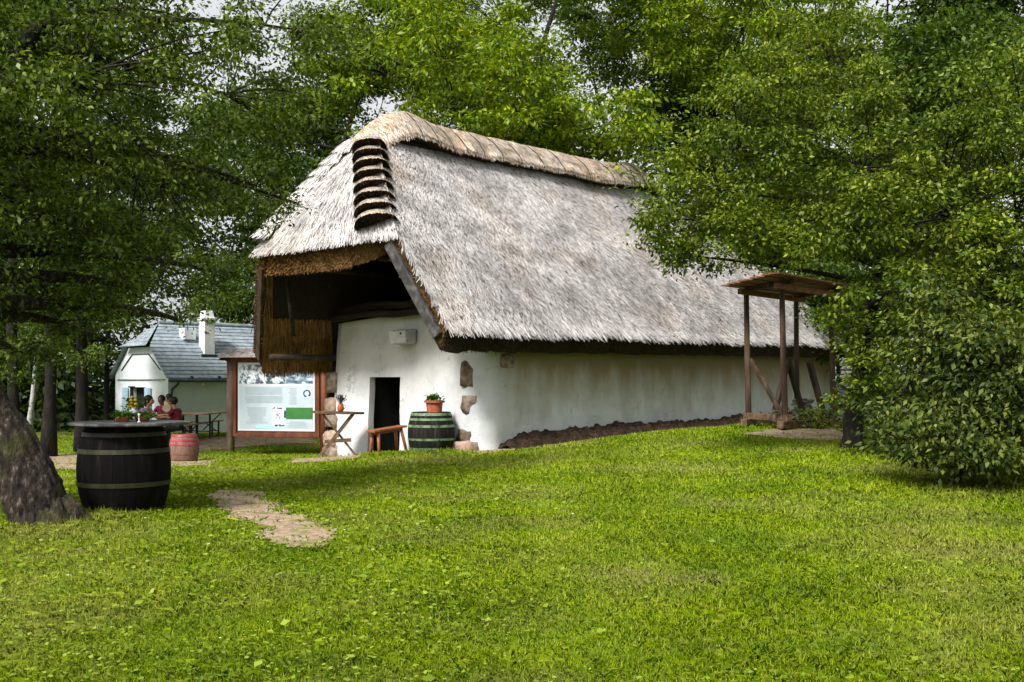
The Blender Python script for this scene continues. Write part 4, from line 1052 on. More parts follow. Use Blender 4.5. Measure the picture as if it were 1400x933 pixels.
# black barrel used as a table, left foreground
p = at(170, 11.7); bh = 1.14 - p.z - .05
bb_ = barrel('bar_table', 'big black barrel with olive hoops and a grey table top beside the leaning tree', (p.x, p.y, p.z), bh, .41, .51, M['barrel_black'], [(.33, .05), (.7, .05), (.04, .04), (bh - .12, .045)], M['hoop_olive'])
bb_['category'] = 'barrel table'
tt_ = MB()
K = 40; ring = [(.66 * (1 + .03 * math.sin(5 * a) + .02 * math.sin(11 * a + 1)) * math.cos(a), .62 * (1 + .03 * math.sin(4 * a + 2)) * math.sin(a)) for a in [2 * math.pi * k / K for k in range(K)]]
vs = [(x * .98, y * .98, bh) for x, y in ring] + [(x, y, bh + .012) for x, y in ring] + [(x, y, bh + .03 + .005 * math.sin(7 * i)) for i, (x, y) in enumerate(ring)] + [(x * .93, y * .93, bh + .036) for x, y in ring]
fs = [(r_ * K + k, r_ * K + (k + 1) % K, (r_ + 1) * K + (k + 1) % K, (r_ + 1) * K + k) for r_ in range(3) for k in range(K)] + [tuple(range(K - 1, -1, -1)), tuple(3 * K + k for k in range(K))]
vs = [(x + .05, y, z) for x, y, z in vs]; tt_.add(vs, fs); tt_.build('table_top', M['slab'], bb_, smooth=False)
TOPZ = p.z + bh + .036
TX, TY = p.x, p.y
# planters on it
def foliage(n, R_, zlo, zhi, L, W, seed=0):
    r = np.random.default_rng(seed); c = r.normal(size=(n, 3)) * np.array([R_ * .5, R_ * .5, 0]); c[:, 2] = r.uniform(zlo, zhi, n)
    d = norm(c * np.array([1, 1, 0]) / R_ + r.normal(size=(n, 3)) * .5 + np.array([0, 0, .25])); nn_ = norm(np.array((0, 0, 1.)) + r.normal(size=(n, 3)) * .6)
    sz = r.uniform(.7, 1.3, n); return leaf_quads(c, d, nn_, L * sz, W * sz)
def planter(px, dy, label, r, big, seed, flowers=False):
    X = (px - CX) / F * (TY + dy)
    t = empty('planter', (X, TY + dy, TOPZ), 0, label, 'planter', 'planters on the barrel table')
    b = MB(); b.lathe([(r * .8, 0), (r, .045), (r * 1.06, .047), (r * 1.06, .06), (r * .95, .06), (r * .9, .05)], n=20); b.build('tray', M['terracotta'], t, smooth=True)
    v, f = foliage(260, r * 1.1, .05, .05 + big, .05, .032, seed); npmesh('plant', v, f, M['leaf_pot'], t)
    if flowers:
        b = MB()
        for k in range(14): b.ball((random.uniform(-r, r), random.uniform(-r, r), .05 + big * random.uniform(.3, 1.2)), .009, n=6, m=4)
        b.build('blossoms', M['white_petal'], t)
    return t
planter(168, -.1, 'terracotta tray of leafy greens on the left of the grey barrel top', .08, .05, 41)
planter(195, .05, 'terracotta tray of greens dotted with white flowers on the grey barrel top', .085, .03, 42, True)
# glass candle holder
t = empty('candle_holder', ((190 - CX) / F * (TY - .2), TY - .2, TOPZ), 0, 'small pale candle holder between the two trays on the barrel top', 'candle holder')
b = MB(); b.lathe([(.02, 0), (.02, .006), (.007, .012), (.007, .07), (.013, .075), (.013, .1)], n=12); b.build('stem', M['white_cloth'], t, smooth=True)
# green hooped barrel by the door
q = loc2w(-.62, 1.0); zb = h1(q.x, q.y)
gb = barrel('green_hooped_barrel', 'dark squat barrel with pale green hoops by the cottage door, a flower pot on top', (q.x, q.y, zb - .02), .87, .4, .485, M['barrel_dark'], [(.09, .05), (.29, .045), (.56, .05), (.7, .045), (.8, .055)], M['hoop_green'])
pq = q.copy(); pt = empty('flower_pot', (q.x + .07, q.y - .03, zb + .82), 0, 'terracotta pot with a low green plant on the green hooped barrel', 'flower pot')
b = MB(); b.lathe([(.155, 0), (.175, .22), (.215, .222), (.22, .262), (.2, .266), (.19, .24), (.0, .235)], n=28, capt=False); b.build('pot', M['terracotta'], pt, smooth=False)
v, f = foliage(160, .12, .24, .36, .075, .05, 9); npmesh('plant', v, f, M['leaf_pot'], pt)
# red hooped barrel on the path
q = at(252, 24.0)
barrel('red_hooped_barrel', 'small oak barrel with red upper hoops standing on the earth path', (q.x, q.y, q.z - .02), .66, .27, .335, M['barrel_red'], [(.06, .04), (.19, .035), (.4, .035), (.5, .035), (.6, .05)], [M['hoop_brown'], M['hoop_brown'], M['hoop_red'], M['hoop_red'], M['hoop_red']])

# ------------------------------------------------------------------ FOLDING TABLE, JUG, BENCH
q = at(462, 22.9); tz = zpix(563, 22.9) - q.z
ft = empty('folding_table', (q.x, q.y, q.z), R(12), 'rustic brown table on crossed legs with a bark-edged top, beside the cottage door', 'table')
b = MB(); K = 24
ring = [(.58 * math.cos(a) * (1 + .06 * math.sin(3 * a)), .36 * math.sin(a) * (1 + .05 * math.cos(5 * a))) for a in [2 * math.pi * k / K for k in range(K)]]
def tiltz(x): return -.03 * x
vs = [(x, y, tz - .045 + tiltz(x)) for x, y in ring] + [(x * 1.02, y * 1.02, tz + tiltz(x)) for x, y in ring]
b.add(vs, [tuple(range(K - 1, -1, -1)), tuple(K + k for k in range(K))] + [(k, (k + 1) % K, K + (k + 1) % K, K + k) for k in range(K)])
b.build('table_top', M['table_wood'], ft)
for sy in (-.2, .2):
    for sg in (-1, 1):
        b = MB(); b.bar((sg * .42, sy + .03 * sg, 0), (-sg * .34, sy + .03 * sg, tz - .045), .05, .065, up=(0, 1, 0)); b.build('leg', M['table_wood'], ft, bevel=.006)
b = MB(); b.bar((-.02, -.3, tz * .47), (-.02, .3, tz * .47), .06, .05); b.bar((-.3, -.24, tz * .36), (.28, -.25, tz * .39), .035, .08); b.build('stretcher', M['table_wood'], ft, bevel=.006)
jp = ft.location + Vector((.06, .0, tz))
jg = empty('clay_jug', jp, 0, 'small orange clay jug of dried lavender on the rustic table', 'jug')
b = MB(); b.lathe([(.05, 0), (.075, .05), (.078, .1), (.055, .15), (.05, .165), (.06, .18), (.05, .178), (.04, .15)], n=18, capt=True); b.build('vessel', M['jug'], jg, smooth=True)
b = MB(); b.tube([(.05, 0, .16), (.1, 0, .14), (.105, 0, .09), (.075, 0, .06)], [.009] * 4, 6); b.build('handle', M['jug'], jg, smooth=True)
b = MB()
for k in range(46):
    a = random.uniform(0, 6.28); r = random.uniform(.03, .14); zt = random.uniform(.27, .4)
    b.tube([(0, 0, .15), (r * .5 * math.cos(a), r * .5 * math.sin(a), .22), (r * math.cos(a), r * math.sin(a), zt)], [.003, .003, .008], 4)
b.build('dried_stems', M['lavender'], jg)
q = at(531, 21.9); bz = zpix(585, 21.9) - q.z
bn = empty('wooden_bench', (q.x, q.y, q.z), R(50), 'small orange-brown wooden bench in front of the open cottage door', 'bench')
bn.rotation_euler = (0, R(-5), R(50))
b = MB(); b.box((0, 0, bz - .02), (.95, .28, .045)); b.build('seat', M['orange_wood'], bn, bevel=.008)
b = MB(); b.box((0, .0, bz - .075), (.72, .04, .06)); b.build('rail', M['orange_wood'], bn, bevel=.005)
for sx_ in (-1, 1):
    for sy in (-1, 1):
        b = MB(); b.tube([(sx_ * .4, sy * .15, -.03), (sx_ * .33, sy * .09, bz - .04)], [.032, .036], 10); b.build('leg', M['orange_wood'], bn, smooth=True)

# ------------------------------------------------------------------ INFORMATION BOARD
pL = at(315, 27.0); pR = at(443, 26.4)
ibd = empty('information_board', (pL.x, pL.y, pL.z), math.atan2(pR.y - pL.y, pR.x - pL.x), 'roofed wooden information board with a pale blue poster, left of the cottage gable', 'information board')
wd = (Vector((pR.x, pR.y)) - Vector((pL.x, pL.y))).length; ht = zpix(488, 27) - pL.z
for x in (0, wd):
    b = MB(); b.tube([(x, 0, -.15), (x + .01, 0, ht * .5), (x, 0, ht)], [.105, .1, .095], 14, True, .03); b.build('post', M['post_grey'] if x == 0 else M['post_red'], ibd, smooth=True)
z0, z1 = zpix(597, 27) - pL.z, zpix(489, 27) - pL.z
x0, x1 = .1, wd - .1
pl = MB(); pl.box(((x0 + x1) / 2, .0, (z0 + z1) / 2), (x1 - x0, .05, z1 - z0)); pn = pl.build('panel', M['post_red'], ibd)
for (c, s_) in ((((x0 + x1) / 2, -.035, z0 + .05), (x1 - x0, .06, .1)), (((x0 + x1) / 2, -.035, z1 - .05), (x1 - x0, .06, .1)), ((x0 + .05, -.038, (z0 + z1) / 2), (.1, .06, z1 - z0)), ((x1 - .05, -.038, (z0 + z1) / 2), (.1, .06, z1 - z0))):
    b = MB(); b.box(c, s_); b.build('frame_rail', M['post_red'], pn, bevel=.008)
# poster: paper with pictures, text lines and the green block
px0, px1 = x0 + .14, x1 - .14; pz0, pz1 = z0 + .16, z1 - .14; pw, ph = px1 - px0, pz1 - pz0
b = MB(); b.box(((px0 + px1) / 2, -.034, (pz0 + pz1) / 2), (pw, .012, ph)); pos = b.build('poster', M['paper_white'], ibd)
def blk(name, u0, v0, u1, v1, m, y=-.0425):
    b = MB(); b.box((px0 + pw * (u0 + u1) / 2, y, pz1 - ph * (v0 + v1) / 2), (pw * (u1 - u0), .003, ph * (v1 - v0))); return b.build(name, m, pos)
blk('sheet', .02, .34, .98, .97, M['paper'])
blk('tree_photograph', .02, .03, .62, .31, M['poster_photo'], -.0455); blk('landscape_photograph', .63, .08, .98, .31, M['poster_scene'], -.0455)
blk('green_block', .63, .655, .975, .825, M['poster_green'], -.0455); blk('dark_tab', .605, .7, .63, .805, M['ink'], -.0445); blk('blue_bar', .24, .93, .55, .965, M['poster_cyan'], -.0455)
blk('inset', .45, .645, .605, .93, M['paper_white'], -.0455)
b = MB()
for k in range(15):
    v_ = .37 + k * .0155; 
    if k == 7: continue
    b.box((px0 + pw * (.09 + .5 * .5), -.0457, pz1 - ph * v_), (pw * .5 * random.uniform(.92, 1), .002, ph * .0055))
for k in range(14):
    b.box((px0 + pw * .72, -.0457, pz1 - ph * (.38 + k * .018)), (pw * .12 * random.uniform(.6, 1), .002, ph * .005))
for k in range(16): b.box((px0 + pw * .25, -.0457, pz1 - ph * (.66 + k * .015)), (pw * .3 * random.uniform(.5, 1), .002, ph * .005))
for k in range(8): b.box((px0 + pw * .78, -.0457, pz1 - ph * (.86 + k * .013)), (pw * .3 * random.uniform(.6, 1), .002, ph * .0045))
b.build('lettering', M['ink_soft'], pos)
b = MB()
for k in range(26):
    a = k / 26 * 6.28; 
    if .8 < a < 1.7: continue
    b.box((px0 + pw * (.9 + .04 * math.cos(a)), -.0485, pz1 - ph * (.45 + .045 * math.sin(a))), (pw * random.uniform(.008, .022), .003, ph * random.uniform(.008, .025)))
for k in range(16): b.box((px0 + pw * random.uniform(.46, .6), -.049, pz1 - ph * (.66 if k < 6 else .91) - random.uniform(0, .03)), (pw * random.uniform(.01, .03), .003, ph * random.uniform(.01, .02)))
for k in range(9): b.box((px0 + pw * random.uniform(.5, .56), -.049, pz1 - ph * random.uniform(.74, .83)), (pw * .012, .003, ph * .012))
b.build('print', M['ink'], pos)
# little shingled roof
rfb = MB(); xl, xr = -.16, wd + .16
for (ya, za, yb, zb_) in ((-.42, ht - .08, 0, ht + .17), (0, ht + .17, .42, ht - .08)):
    for k in range(3):
        f0, f1 = k / 3, (k + 1.15) / 3
        y0_, y1_ = (ya + (yb - ya) * f0, ya + (yb - ya) * min(f1, 1)); q0, q1 = za + (zb_ - za) * f0, za + (zb_ - za) * min(f1, 1)
        up_ = (0, -(zb_ - za), (yb - ya)); o_ = .03 + (.012 * (2 - k) if ya < 0 else .012 * k)
        nb_ = 9
        for j in range(nb_):
            xa = xl + (xr - xl) * j / nb_; xb = xl + (xr - xl) * (j + .96) / nb_
            c0 = Vector(((xa + xb) / 2, y0_, q0 + o_)); c1 = Vector(((xa + xb) / 2, y1_, q1 + o_)); rfb.bar(c0, c1, xb - xa, .022)
rfo = rfb.build('roof', M['shingle'], ibd)
b = MB()
for x in (xl + .02, xr - .02):
    b.add([(x, -.4, ht - .1), (x, .4, ht - .1), (x, 0, ht + .14), (x + .03, -.4, ht - .1), (x + .03, .4, ht - .1), (x + .03, 0, ht + .14)], [(0, 2, 1), (3, 4, 5), (0, 1, 4, 3), (1, 2, 5, 4), (2, 0, 3, 5)])
b.bar((xl + .05, 0, ht - .06), (xr - .05, 0, ht - .06), .1, .12)
b.build('gable_board', M['post_red'], rfo)

# ------------------------------------------------------------------ WHITE HOUSE
hb = Vector((-14.1, 42.0, -.75)); ha = R(45)
M['render_lit'] = plastermat('chimney_render_lit', None, ((.3, (.76, .78, .79)), (.6, (.86, .87, .88))))  # paler copy of the wall render; light on the chimney put into colour
wh = empty('white_house', hb, ha, 'white rendered house with a blue-grey slate roof and white chimney, left behind the benches', 'house')
# local x along the long side (away right), local y across (away left)
hw, hl, he, hr = 5.0, 9.5, 2.62, 4.75
hipz = 3.75
kx = hw / 2 * (hipz - he) / (hr - he)
b = MB()
DW = (2.05, 3.55, 2.05)     # gable door opening in y
def gablepoly(x): return [(x, 0, -.4), (x, hw, -.4), (x, hw, he), (x, hw - kx, hipz), (x, kx, hipz), (x, 0, he)]
# gable front with opening, built of quads round the hole
def fq_(ys, zs_): b.add([(0, ys[0], zs_[0]), (0, ys[1], zs_[0]), (0, ys[1], zs_[1]), (0, ys[0], zs_[1])], [(0, 3, 2, 1)])
fq_((0, DW[0]), (-.4, DW[2])); fq_((DW[1], hw), (-.4, DW[2])); fq_((0, hw), (DW[2], he))
b.add([(0, 0, he), (0, hw, he), (0, hw - kx, hipz), (0, kx, hipz)], [(0, 3, 2, 1)])
b.add([(0, 0, -.4), (hl, 0, -.4), (hl, 0, he), (0, 0, he)], [(0, 1, 2, 3)])
b.add([(0, hw, -.4), (hl, hw, -.4), (hl, hw, he), (0, hw, he)], [(0, 3, 2, 1)])
b.add([(hl, 0, -.4), (hl, hw, -.4), (hl, hw, he), (hl, 0, he)], [(0, 1, 2, 3)])
for y in (DW[0], DW[1]): b.add([(0, y, -.4), (.3, y, -.4), (.3, y, DW[2]), (0, y, DW[2])], [(0, 1, 2, 3)])
b.add([(0, DW[0], DW[2]), (.3, DW[0], DW[2]), (.3, DW[1], DW[2]), (0, DW[1], DW[2])], [(0, 1, 2, 3)])
b.build('wall', M['render'], wh)
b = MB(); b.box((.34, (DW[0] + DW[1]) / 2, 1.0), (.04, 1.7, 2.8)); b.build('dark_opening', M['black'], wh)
b = MB(); b.box((-.03, hw / 2, 2.38), (.05, hw - .5, .05)); b.build('string_course', M['slate'], wh)
b = MB(); b.bar((-.02, .65, he + .15), (-.02, kx + .42, hipz - .28), .03, .05, up=(1, 0, 0)); b.bar((-.02, kx + .42, hipz - .28), (-.02, hw - kx - .42, hipz - .28), .03, .05, up=(1, 0, 0)); b.bar((-.02, hw - kx - .42, hipz - .28), (-.02, hw - .65, he + .15), .03, .05, up=(1, 0, 0))
b.build('gable_moulding', M['slab'], wh)
for y, a_ in ((DW[0] - .02, -1), (DW[1] + .02, 1)):
    b = MB(); b.box((-.06, y + a_ * .3, 1.05), (.05, .55, 1.95)); b.build('shutter', M['blue_paint'], wh, bevel=.01)
# slate roof in overlapping courses
b = MB(); rows = 15; ov = .22
def roof_course(y0, z0_, y1, z1_, xa0, xa1, xb):
    """one course; xa0 lower front end, xa1 upper front end, xb rear end"""
    sgn = -1 if y1 > y0 else 1
    dz = .035
    b.add([(xa0, y0, z0_ + dz), (xb, y0, z0_ + dz), (xb, y1, z1_), (xa1, y1, z1_), (xa0, y0, z0_), (xb, y0, z0_)], [(0, 1, 2, 3) if sgn < 0 else (0, 3, 2, 1), (4, 5, 1, 0) if sgn < 0 else (4, 0, 1, 5)])
sl = (hr - he) / (hw / 2)
def front_x(z): return -ov if z < hipz else -ov + (z - hipz) / (hr - hipz) * 1.0
for side in (0, 1):
    for k in range(rows):
        f0, f1 = k / rows, (k + 1) / rows
        def yy(fr): d_ = -.3 + (hw / 2 + .3) * fr; return d_ if side == 0 else hw - d_
        def zz(fr): return he + .06 + (-.3 + (hw / 2 + .3) * fr) * sl
        roof_course(yy(f0), zz(f0), yy(f1), zz(f1), front_x(zz(f0)), front_x(zz(f1)), hl + .2)
# half hip
for k in range(6):
    f0, f1 = k / 6, (k + 1) / 6
    za, zb_ = hipz + (hr - hipz) * f0 + .05, hipz + (hr - hipz) * f1 + .05
    ya, yb = kx + (hw / 2 - kx) * f0, kx + (hw / 2 - kx) * f1
    xa, xb = -ov - .12 + 1.12 * f0, -ov - .12 + 1.12 * f1
    b.add([(xa, ya - .04, za + .03), (xa, hw - ya + .04, za + .03), (xb, hw - yb, zb_), (xb, yb, zb_), (xa, ya, za), (xa, hw - ya, za)], [(0, 3, 2, 1), (4, 0, 1, 5)])
ro = b.build('roof', M['slate'], wh)
b = MB(); b.tube([(.8, hw / 2, hr + .1), (hl + .2, hw / 2, hr + .1)], [.09, .09], 8); b.build('ridge_tile', M['slate'], ro)
b = MB()                                                    # chimney, standing on the near slope
cy_, cx_ = 1.15, 2.35
czb = he + cy_ * sl
b.box((cx_, cy_, czb + .4), (.5, .5, 1.9)); b.box((cx_, cy_, czb + 1.4), (.64, .64, .12)); b.box((cx_, cy_, czb + 1.6), (.48, .48, .3), taper=.8); b.build('chimney', M['render_lit'], ro, bevel=.02)
b = MB(); b.box((cx_ - .62, cy_ + .55, czb + .75), (.55, .5, .5)); b.build('dormer_vent', M['render'], ro, bevel=.02)
b = MB(); b.box((cx_, cy_ - .36, czb - .2), (.9, .1, .12)); b.build('flashing', M['gutter'], ro)
b = MB(); b.tube([(-.15, -.36, he - .28), (hl, -.36, he - .3)], [.07, .07], 8); b.build('gutter', M['gutter'], wh, smooth=True)
b = MB(); b.tube([(.3, -.36, he - .3), (.25, -.3, he - .45), (.12, -.1, he - .65), (.1, -.08, he - .9), (.1, -.08, -.3)], [.05] * 5, 8); b.build('downpipe', M['gutter'], wh, smooth=True)
b = MB(); b.tube([(1.5, -.02, he - .42), (1.5, -.16, he - .42)], [.05, .05], 8); b.ball((1.5, -.2, he - .46), .11); b.build('wall_lamp', M['lamp_glass'], wh, smooth=True)
for k in range(7):
    b = MB(); b.box((.9 + k * 1.25, -.15, he - .16), (.1, .32, .12)); b.build('rafter_end', M['timber'], wh)

# ------------------------------------------------------------------ BEER TABLES AND BENCHES
def beer_furniture(name, label, a, b_, z, wdt, cat, group):
    a = Vector(a); b_ = Vector(b_); mid_ = (a + b_) / 2; g0 = h1(mid_.x, mid_.y)
    L_ = (b_ - a).length; t = empty(name, (mid_.x, mid_.y, g0), math.atan2(b_.y - a.y, b_.x - a.x), label, cat, group)
    hh = z
    q = MB(); q.box((0, 0, hh - .015), (L_, wdt, .035)); q.build('seat' if cat == 'bench' else 'table_top', M['beer_wood'], t, bevel=.005)
    for sx_ in (-1, 1):
        for sy in (-1, 1):
            q = MB(); q.bar((sx_ * L_ * .38, sy * wdt * .38, -.03), (sx_ * L_ * .38, sy * wdt * .38, hh - .03), .045, .045, up=(1, 0, 0)); q.build('leg', M['steel'], t)
        q = MB(); q.bar((sx_ * L_ * .38, -wdt * .38, hh * .3), (sx_ * L_ * .38, wdt * .38, hh * .3), .03, .03); q.bar((sx_ * L_ * .38, 0, hh * .35), (sx_ * L_ * .12, 0, hh - .05), .025, .025); q.build('brace', M['steel'], t)
    return t
def W2(px, Y): return ((px - CX) / F * Y, Y)
beer_furniture('beer_table', 'long wooden trestle table with dark steel legs nearest the board post', W2(266, 30.2), W2(352, 35.5), .78, .55, 'table', 'trestle tables by the white house')
beer_furniture('beer_bench', 'long wooden bench with dark steel legs in front of the long trestle table', W2(248, 29.2), W2(300, 33.5), .48, .27, 'bench', 'benches by the white house')
beer_furniture('beer_table', 'wooden trestle table at which the people sit', W2(196, 28.6), W2(268, 31.8), .78, .6, 'table', 'trestle tables by the white house')
beer_furniture('beer_bench', 'wooden bench the two people in dark red sit on', W2(222, 29.9), W2(262, 33.0), .46, .27, 'bench', 'benches by the white house')
beer_furniture('beer_bench', 'wooden bench under the person in lilac', W2(178, 28.0), W2(215, 28.2), .46, .27, 'bench', 'benches by the white house')

# ------------------------------------------------------------------ PEOPLE
def skin_mesh(name, verts, edges, rads, m, parent=None, sub=1):
    me = bpy.data.meshes.new(name); me.from_pydata([tuple(v) for v in verts], edges, [])
    o = link(bpy.data.objects.new(name, me)); md = o.modifiers.new('skin', 'SKIN')
    lay = me.skin_vertices[0].data
    for i, r in enumerate(rads): lay[i].radius = (r, r) if not isinstance(r, tuple) else r
    lay[0].use_root = True
    if sub: sd = o.modifiers.new('sub', 'SUBSURF'); sd.levels = sub; sd.render_levels = sub
    dg = bpy.context.evaluated_depsgraph_get()
    m2 = bpy.data.meshes.new_from_object(o.evaluated_get(dg)); m2.name = name
    o.modifiers.clear(); o.data = m2; m2.materials.clear(); m2.materials.append(m)
    for p_ in m2.polygons: p_.use_smooth = True
    if parent: o.parent = parent
    return o
def person(label, loc, rz, shirt, skin, hands, hair_len=.0, sc_=1.0, lean=.1, turn=0.0, cat='person'):
    """seated figure; hip at z .5, local +x is forward; hands = two targets in local space"""
    root = empty('person', loc, rz, label, cat, 'people at the trestle table'); root.scale = (sc_,) * 3
    pel = Vector((0, 0, .56)); ch = Vector((lean * .5, 0, .86)); nk = Vector((lean, 0, 1.06)); hd0 = Vector((lean + .03, 0, 1.15)); hd1 = Vector((lean + .05, 0, 1.24)); hd2 = Vector((lean + .045, 0, 1.33))
    v = [pel, Vector((lean * .25, 0, .7)), ch, Vector((lean * .9, 0, 1.0)), nk, hd0, hd1, hd2]; e = [(i, i + 1) for i in range(7)]
    r = [(.13, .15), (.11, .13), (.12, .16), (.075, .1), .052, .07, (.085, .095), .055]
    shv = [v[0] + Vector((0, 0, -.02)), v[1], v[2], v[3]]; she = [(0, 1), (1, 2), (2, 3)]; shr = [(.145, .165), (.127, .147), (.135, .175), (.088, .115)]
    tv = [pel + Vector((0, 0, .04)), pel + Vector((-.01, 0, -.04))]; te = [(0, 1)]; tr = [(.13, .16), (.13, .16)]
    for sgn, hand in zip((1, -1), hands):
        sh = Vector((lean * .85, sgn * .17, 1.0)); hand = Vector(hand); mid_ = (sh + hand) / 2 + Vector((-.03, sgn * .06, -.1))
        b0 = len(v); v += [sh, mid_, hand]; r += [.055, .04, .028]; e += [(3, b0), (b0, b0 + 1), (b0 + 1, b0 + 2)]
        d = (hand - mid_).normalized(); pm = hand + d * .06; v.append(pm); r.append((.034, .02)); e.append((b0 + 2, b0 + 3))
        side = d.cross(Vector((0, 0, 1))).normalized()
        for k, (o_, l_) in enumerate(((-.03, .06), (-.01, .075), (.01, .07), (.03, .055))):
            f0 = len(v); v += [pm + side * o_ + d * .03, pm + side * o_ * 1.15 + d * (.03 + l_ * .6) - Vector((0, 0, .012)), pm + side * o_ * 1.15 + d * (.03 + l_) - Vector((0, 0, .035))]; r += [.010, .009, .008]; e += [(b0 + 3, f0), (f0, f0 + 1), (f0 + 1, f0 + 2)]
        f0 = len(v); v += [hand + side * (-.035 * sgn) + d * .035, hand + side * (-.055 * sgn) + d * .07]; r += [.011, .009]; e += [(b0 + 2, f0), (f0, f0 + 1)]
        s0 = len(shv); shv += [sh, sh.lerp(mid_, .75)]; shr += [.068, .058]; she += [(3, s0), (s0, s0 + 1)]
        # legs
        hp = pel + Vector((0, sgn * .09, -.02)); kn = Vector((.43, sgn * .12, .5)); an = Vector((.4, sgn * .12, .09)); to = Vector((.55, sgn * .13, .04))
        l0 = len(v); v += [hp, kn, an, to]; r += [.08, .06, .04, .035]; e += [(0, l0), (l0, l0 + 1), (l0 + 1, l0 + 2), (l0 + 2, l0 + 3)]
        t0 = len(tv); tv += [hp, kn, an + Vector((0, 0, .04))]; tr += [.095, .075, .055]; te += [(1, t0), (t0, t0 + 1), (t0 + 1, t0 + 2)]
        shb = MB(); shb.ball((to.x - .06, to.y, .045), .1, (1.3, .5, .5)); shb.build('shoe', M['shoe'], root, smooth=True)
    skin_mesh('body', v, e, r, skin, root); skin_mesh('shirt', shv, she, shr, shirt, root); skin_mesh('trousers', tv, te, tr, M['jeans'], root)
    hb_ = MB(); hx = lean + .045
    hb_.ball((hx - .02, 0, 1.275), .118, (1, .95, 1.0), 14, 10)
    if hair_len: hb_.ball((hx - .07, 0, 1.2), .09, (.7, 1.0, 1.0 + hair_len * 3), 12, 8)
    ho = hb_.build('hair', M['hair'], root, smooth=True)
    # the face sits in front of the hair
    fb = MB(); fb.ball((hx + .035, 0, 1.235), .088, (.95, .85, 1.15), 14, 10); fb.ball((hx + .125, 0, 1.225), .02, (1, .7, 1.3), 8, 6)
    for sg in (1, -1): fb.ball((hx - .0, sg * .1, 1.23), .025, (.6, .4, 1.2), 8, 6)
    fb.build('face', skin, root, smooth=True)
    eb = MB()
    for sg in (1, -1): eb.ball((hx + .108, sg * .034, 1.25), .013, n=8, m=6)
    eb.build('eyes', M['hair'], root); mb_ = MB(); mb_.ball((hx + .112, 0, 1.185), .018, (.5, 1.4, .45), 8, 6); mb_.build('mouth', M['crimson'], root)
    return root
PZ = -.17
def pat(px, Y): x, y = W2(px, Y); return (x, y, h1(x, y))
person('person in a short sleeved lilac shirt reaching an arm across the table', pat(193, 28.0), R(-6), M['lilac'], M['skin'], ((.55, .12, .83), (.62, -.15, .9)), .12, 1.1, .16)
person('person in crimson facing the lawn, holding a round pale plate', pat(223, 30.0), R(-105), M['crimson'], M['skin_dark'], ((.38, .2, .85), (.36, -.14, .86)), 0, .98, .05)
person('person in a maroon top at the table end, seen from the side, black hair', pat(244, 28.6), R(170), M['maroon'], M['skin'], ((.45, .05, .84), (.46, -.16, .88)), 0, 1.03, .12)
person('child mostly hidden between the person in crimson and the one in maroon', pat(236, 31.2), R(-150), M['maroon'], M['skin'], ((.35, .15, .8), (.35, -.15, .8)), 0, .98, .08)
# plate in the crimson person's hands
x, y = W2(228, 29.35)
b = MB(); K = 28; rings_ = ((.015, .0), (.1, .004), (.118, .012), (.12, .016), (.095, .01), (.015, .009)); vs = [(r_ * math.cos(2 * math.pi * k / K), r_ * math.sin(2 * math.pi * k / K), z_) for r_, z_ in rings_ for k in range(K)]
b.add(vs, [(i * K + k, i * K + (k + 1) % K, (i + 1) * K + (k + 1) % K, (i + 1) * K + k) for i in range(5) for k in range(K)] + [tuple(range(K - 1, -1, -1)), tuple(5 * K + k for k in range(K))])
o = b.build('round_plate', M['pale_wood'], None, smooth=True, loc=(x, y, zpix(558.5, 29.35))); o.rotation_euler = (R(72), 0, R(10)); props(o, 'round pale plate held up by the person in crimson', 'plate')
# flowers in a pale vase on the table's left end
p_ = W2(183, 27.4); gz = h1(*p_)
fv = empty('flower_vase', (p_[0], p_[1], zpix(573, 27.4)), 0, 'yellow flowers in a white vase left of the person in lilac', 'flowers')
b = MB(); b.lathe([(.08, 0), (.13, .12), (.1, .26), (.07, .3), (.09, .33)], n=16); b.build('vase', M['white_cloth'], fv, smooth=True)
b = MB()
for k in range(16): b.ball((random.gauss(-.05, .1), random.gauss(0, .08), .42 + random.gauss(0, .07)), .05, (1, 1, .8), 8, 5)
b.build('blooms', M['yellow'], fv, smooth=True)
v, f = foliage(120, .2, .28, .55, .1, .06, 55); npmesh('leaves', v, f, M['leaf_pot'], fv)
b = MB()
b.box((0, 0, -.03), (.6, .5, .035)); b.build('stand_top', M['beer_wood'], fv); b = MB(); zl = gz - fv.location.z
for sx_ in (-1, 1):
    for sy in (-1, 1): b.bar((sx_ * .24, sy * .2, zl), (sx_ * .24, sy * .2, -.04), .04, .04, up=(1, 0, 0))
b.build('stand_frame', M['steel'], fv)
# dark post beside the white house's door
p_ = at(180, 36)
ps = empty('dark_post', (p_.x, p_.y, p_.z), 0, 'dark iron post in front of the white gable', 'post')
b = MB(); zt = zpix(530, 36) - p_.z; b.tube([(0, 0, -.1), (0, 0, zt - .5), (0, 0, zt)], [.07, .065, .055], 10); b.build('shaft', M['steel'], ps, smooth=True)
b = MB(); b.box((0, 0, zt - .5), (.28, .28, .25)); b.box((0, 0, zt + .02), (.2, .2, .05)); b.build('collar', M['steel'], ps, bevel=.02)

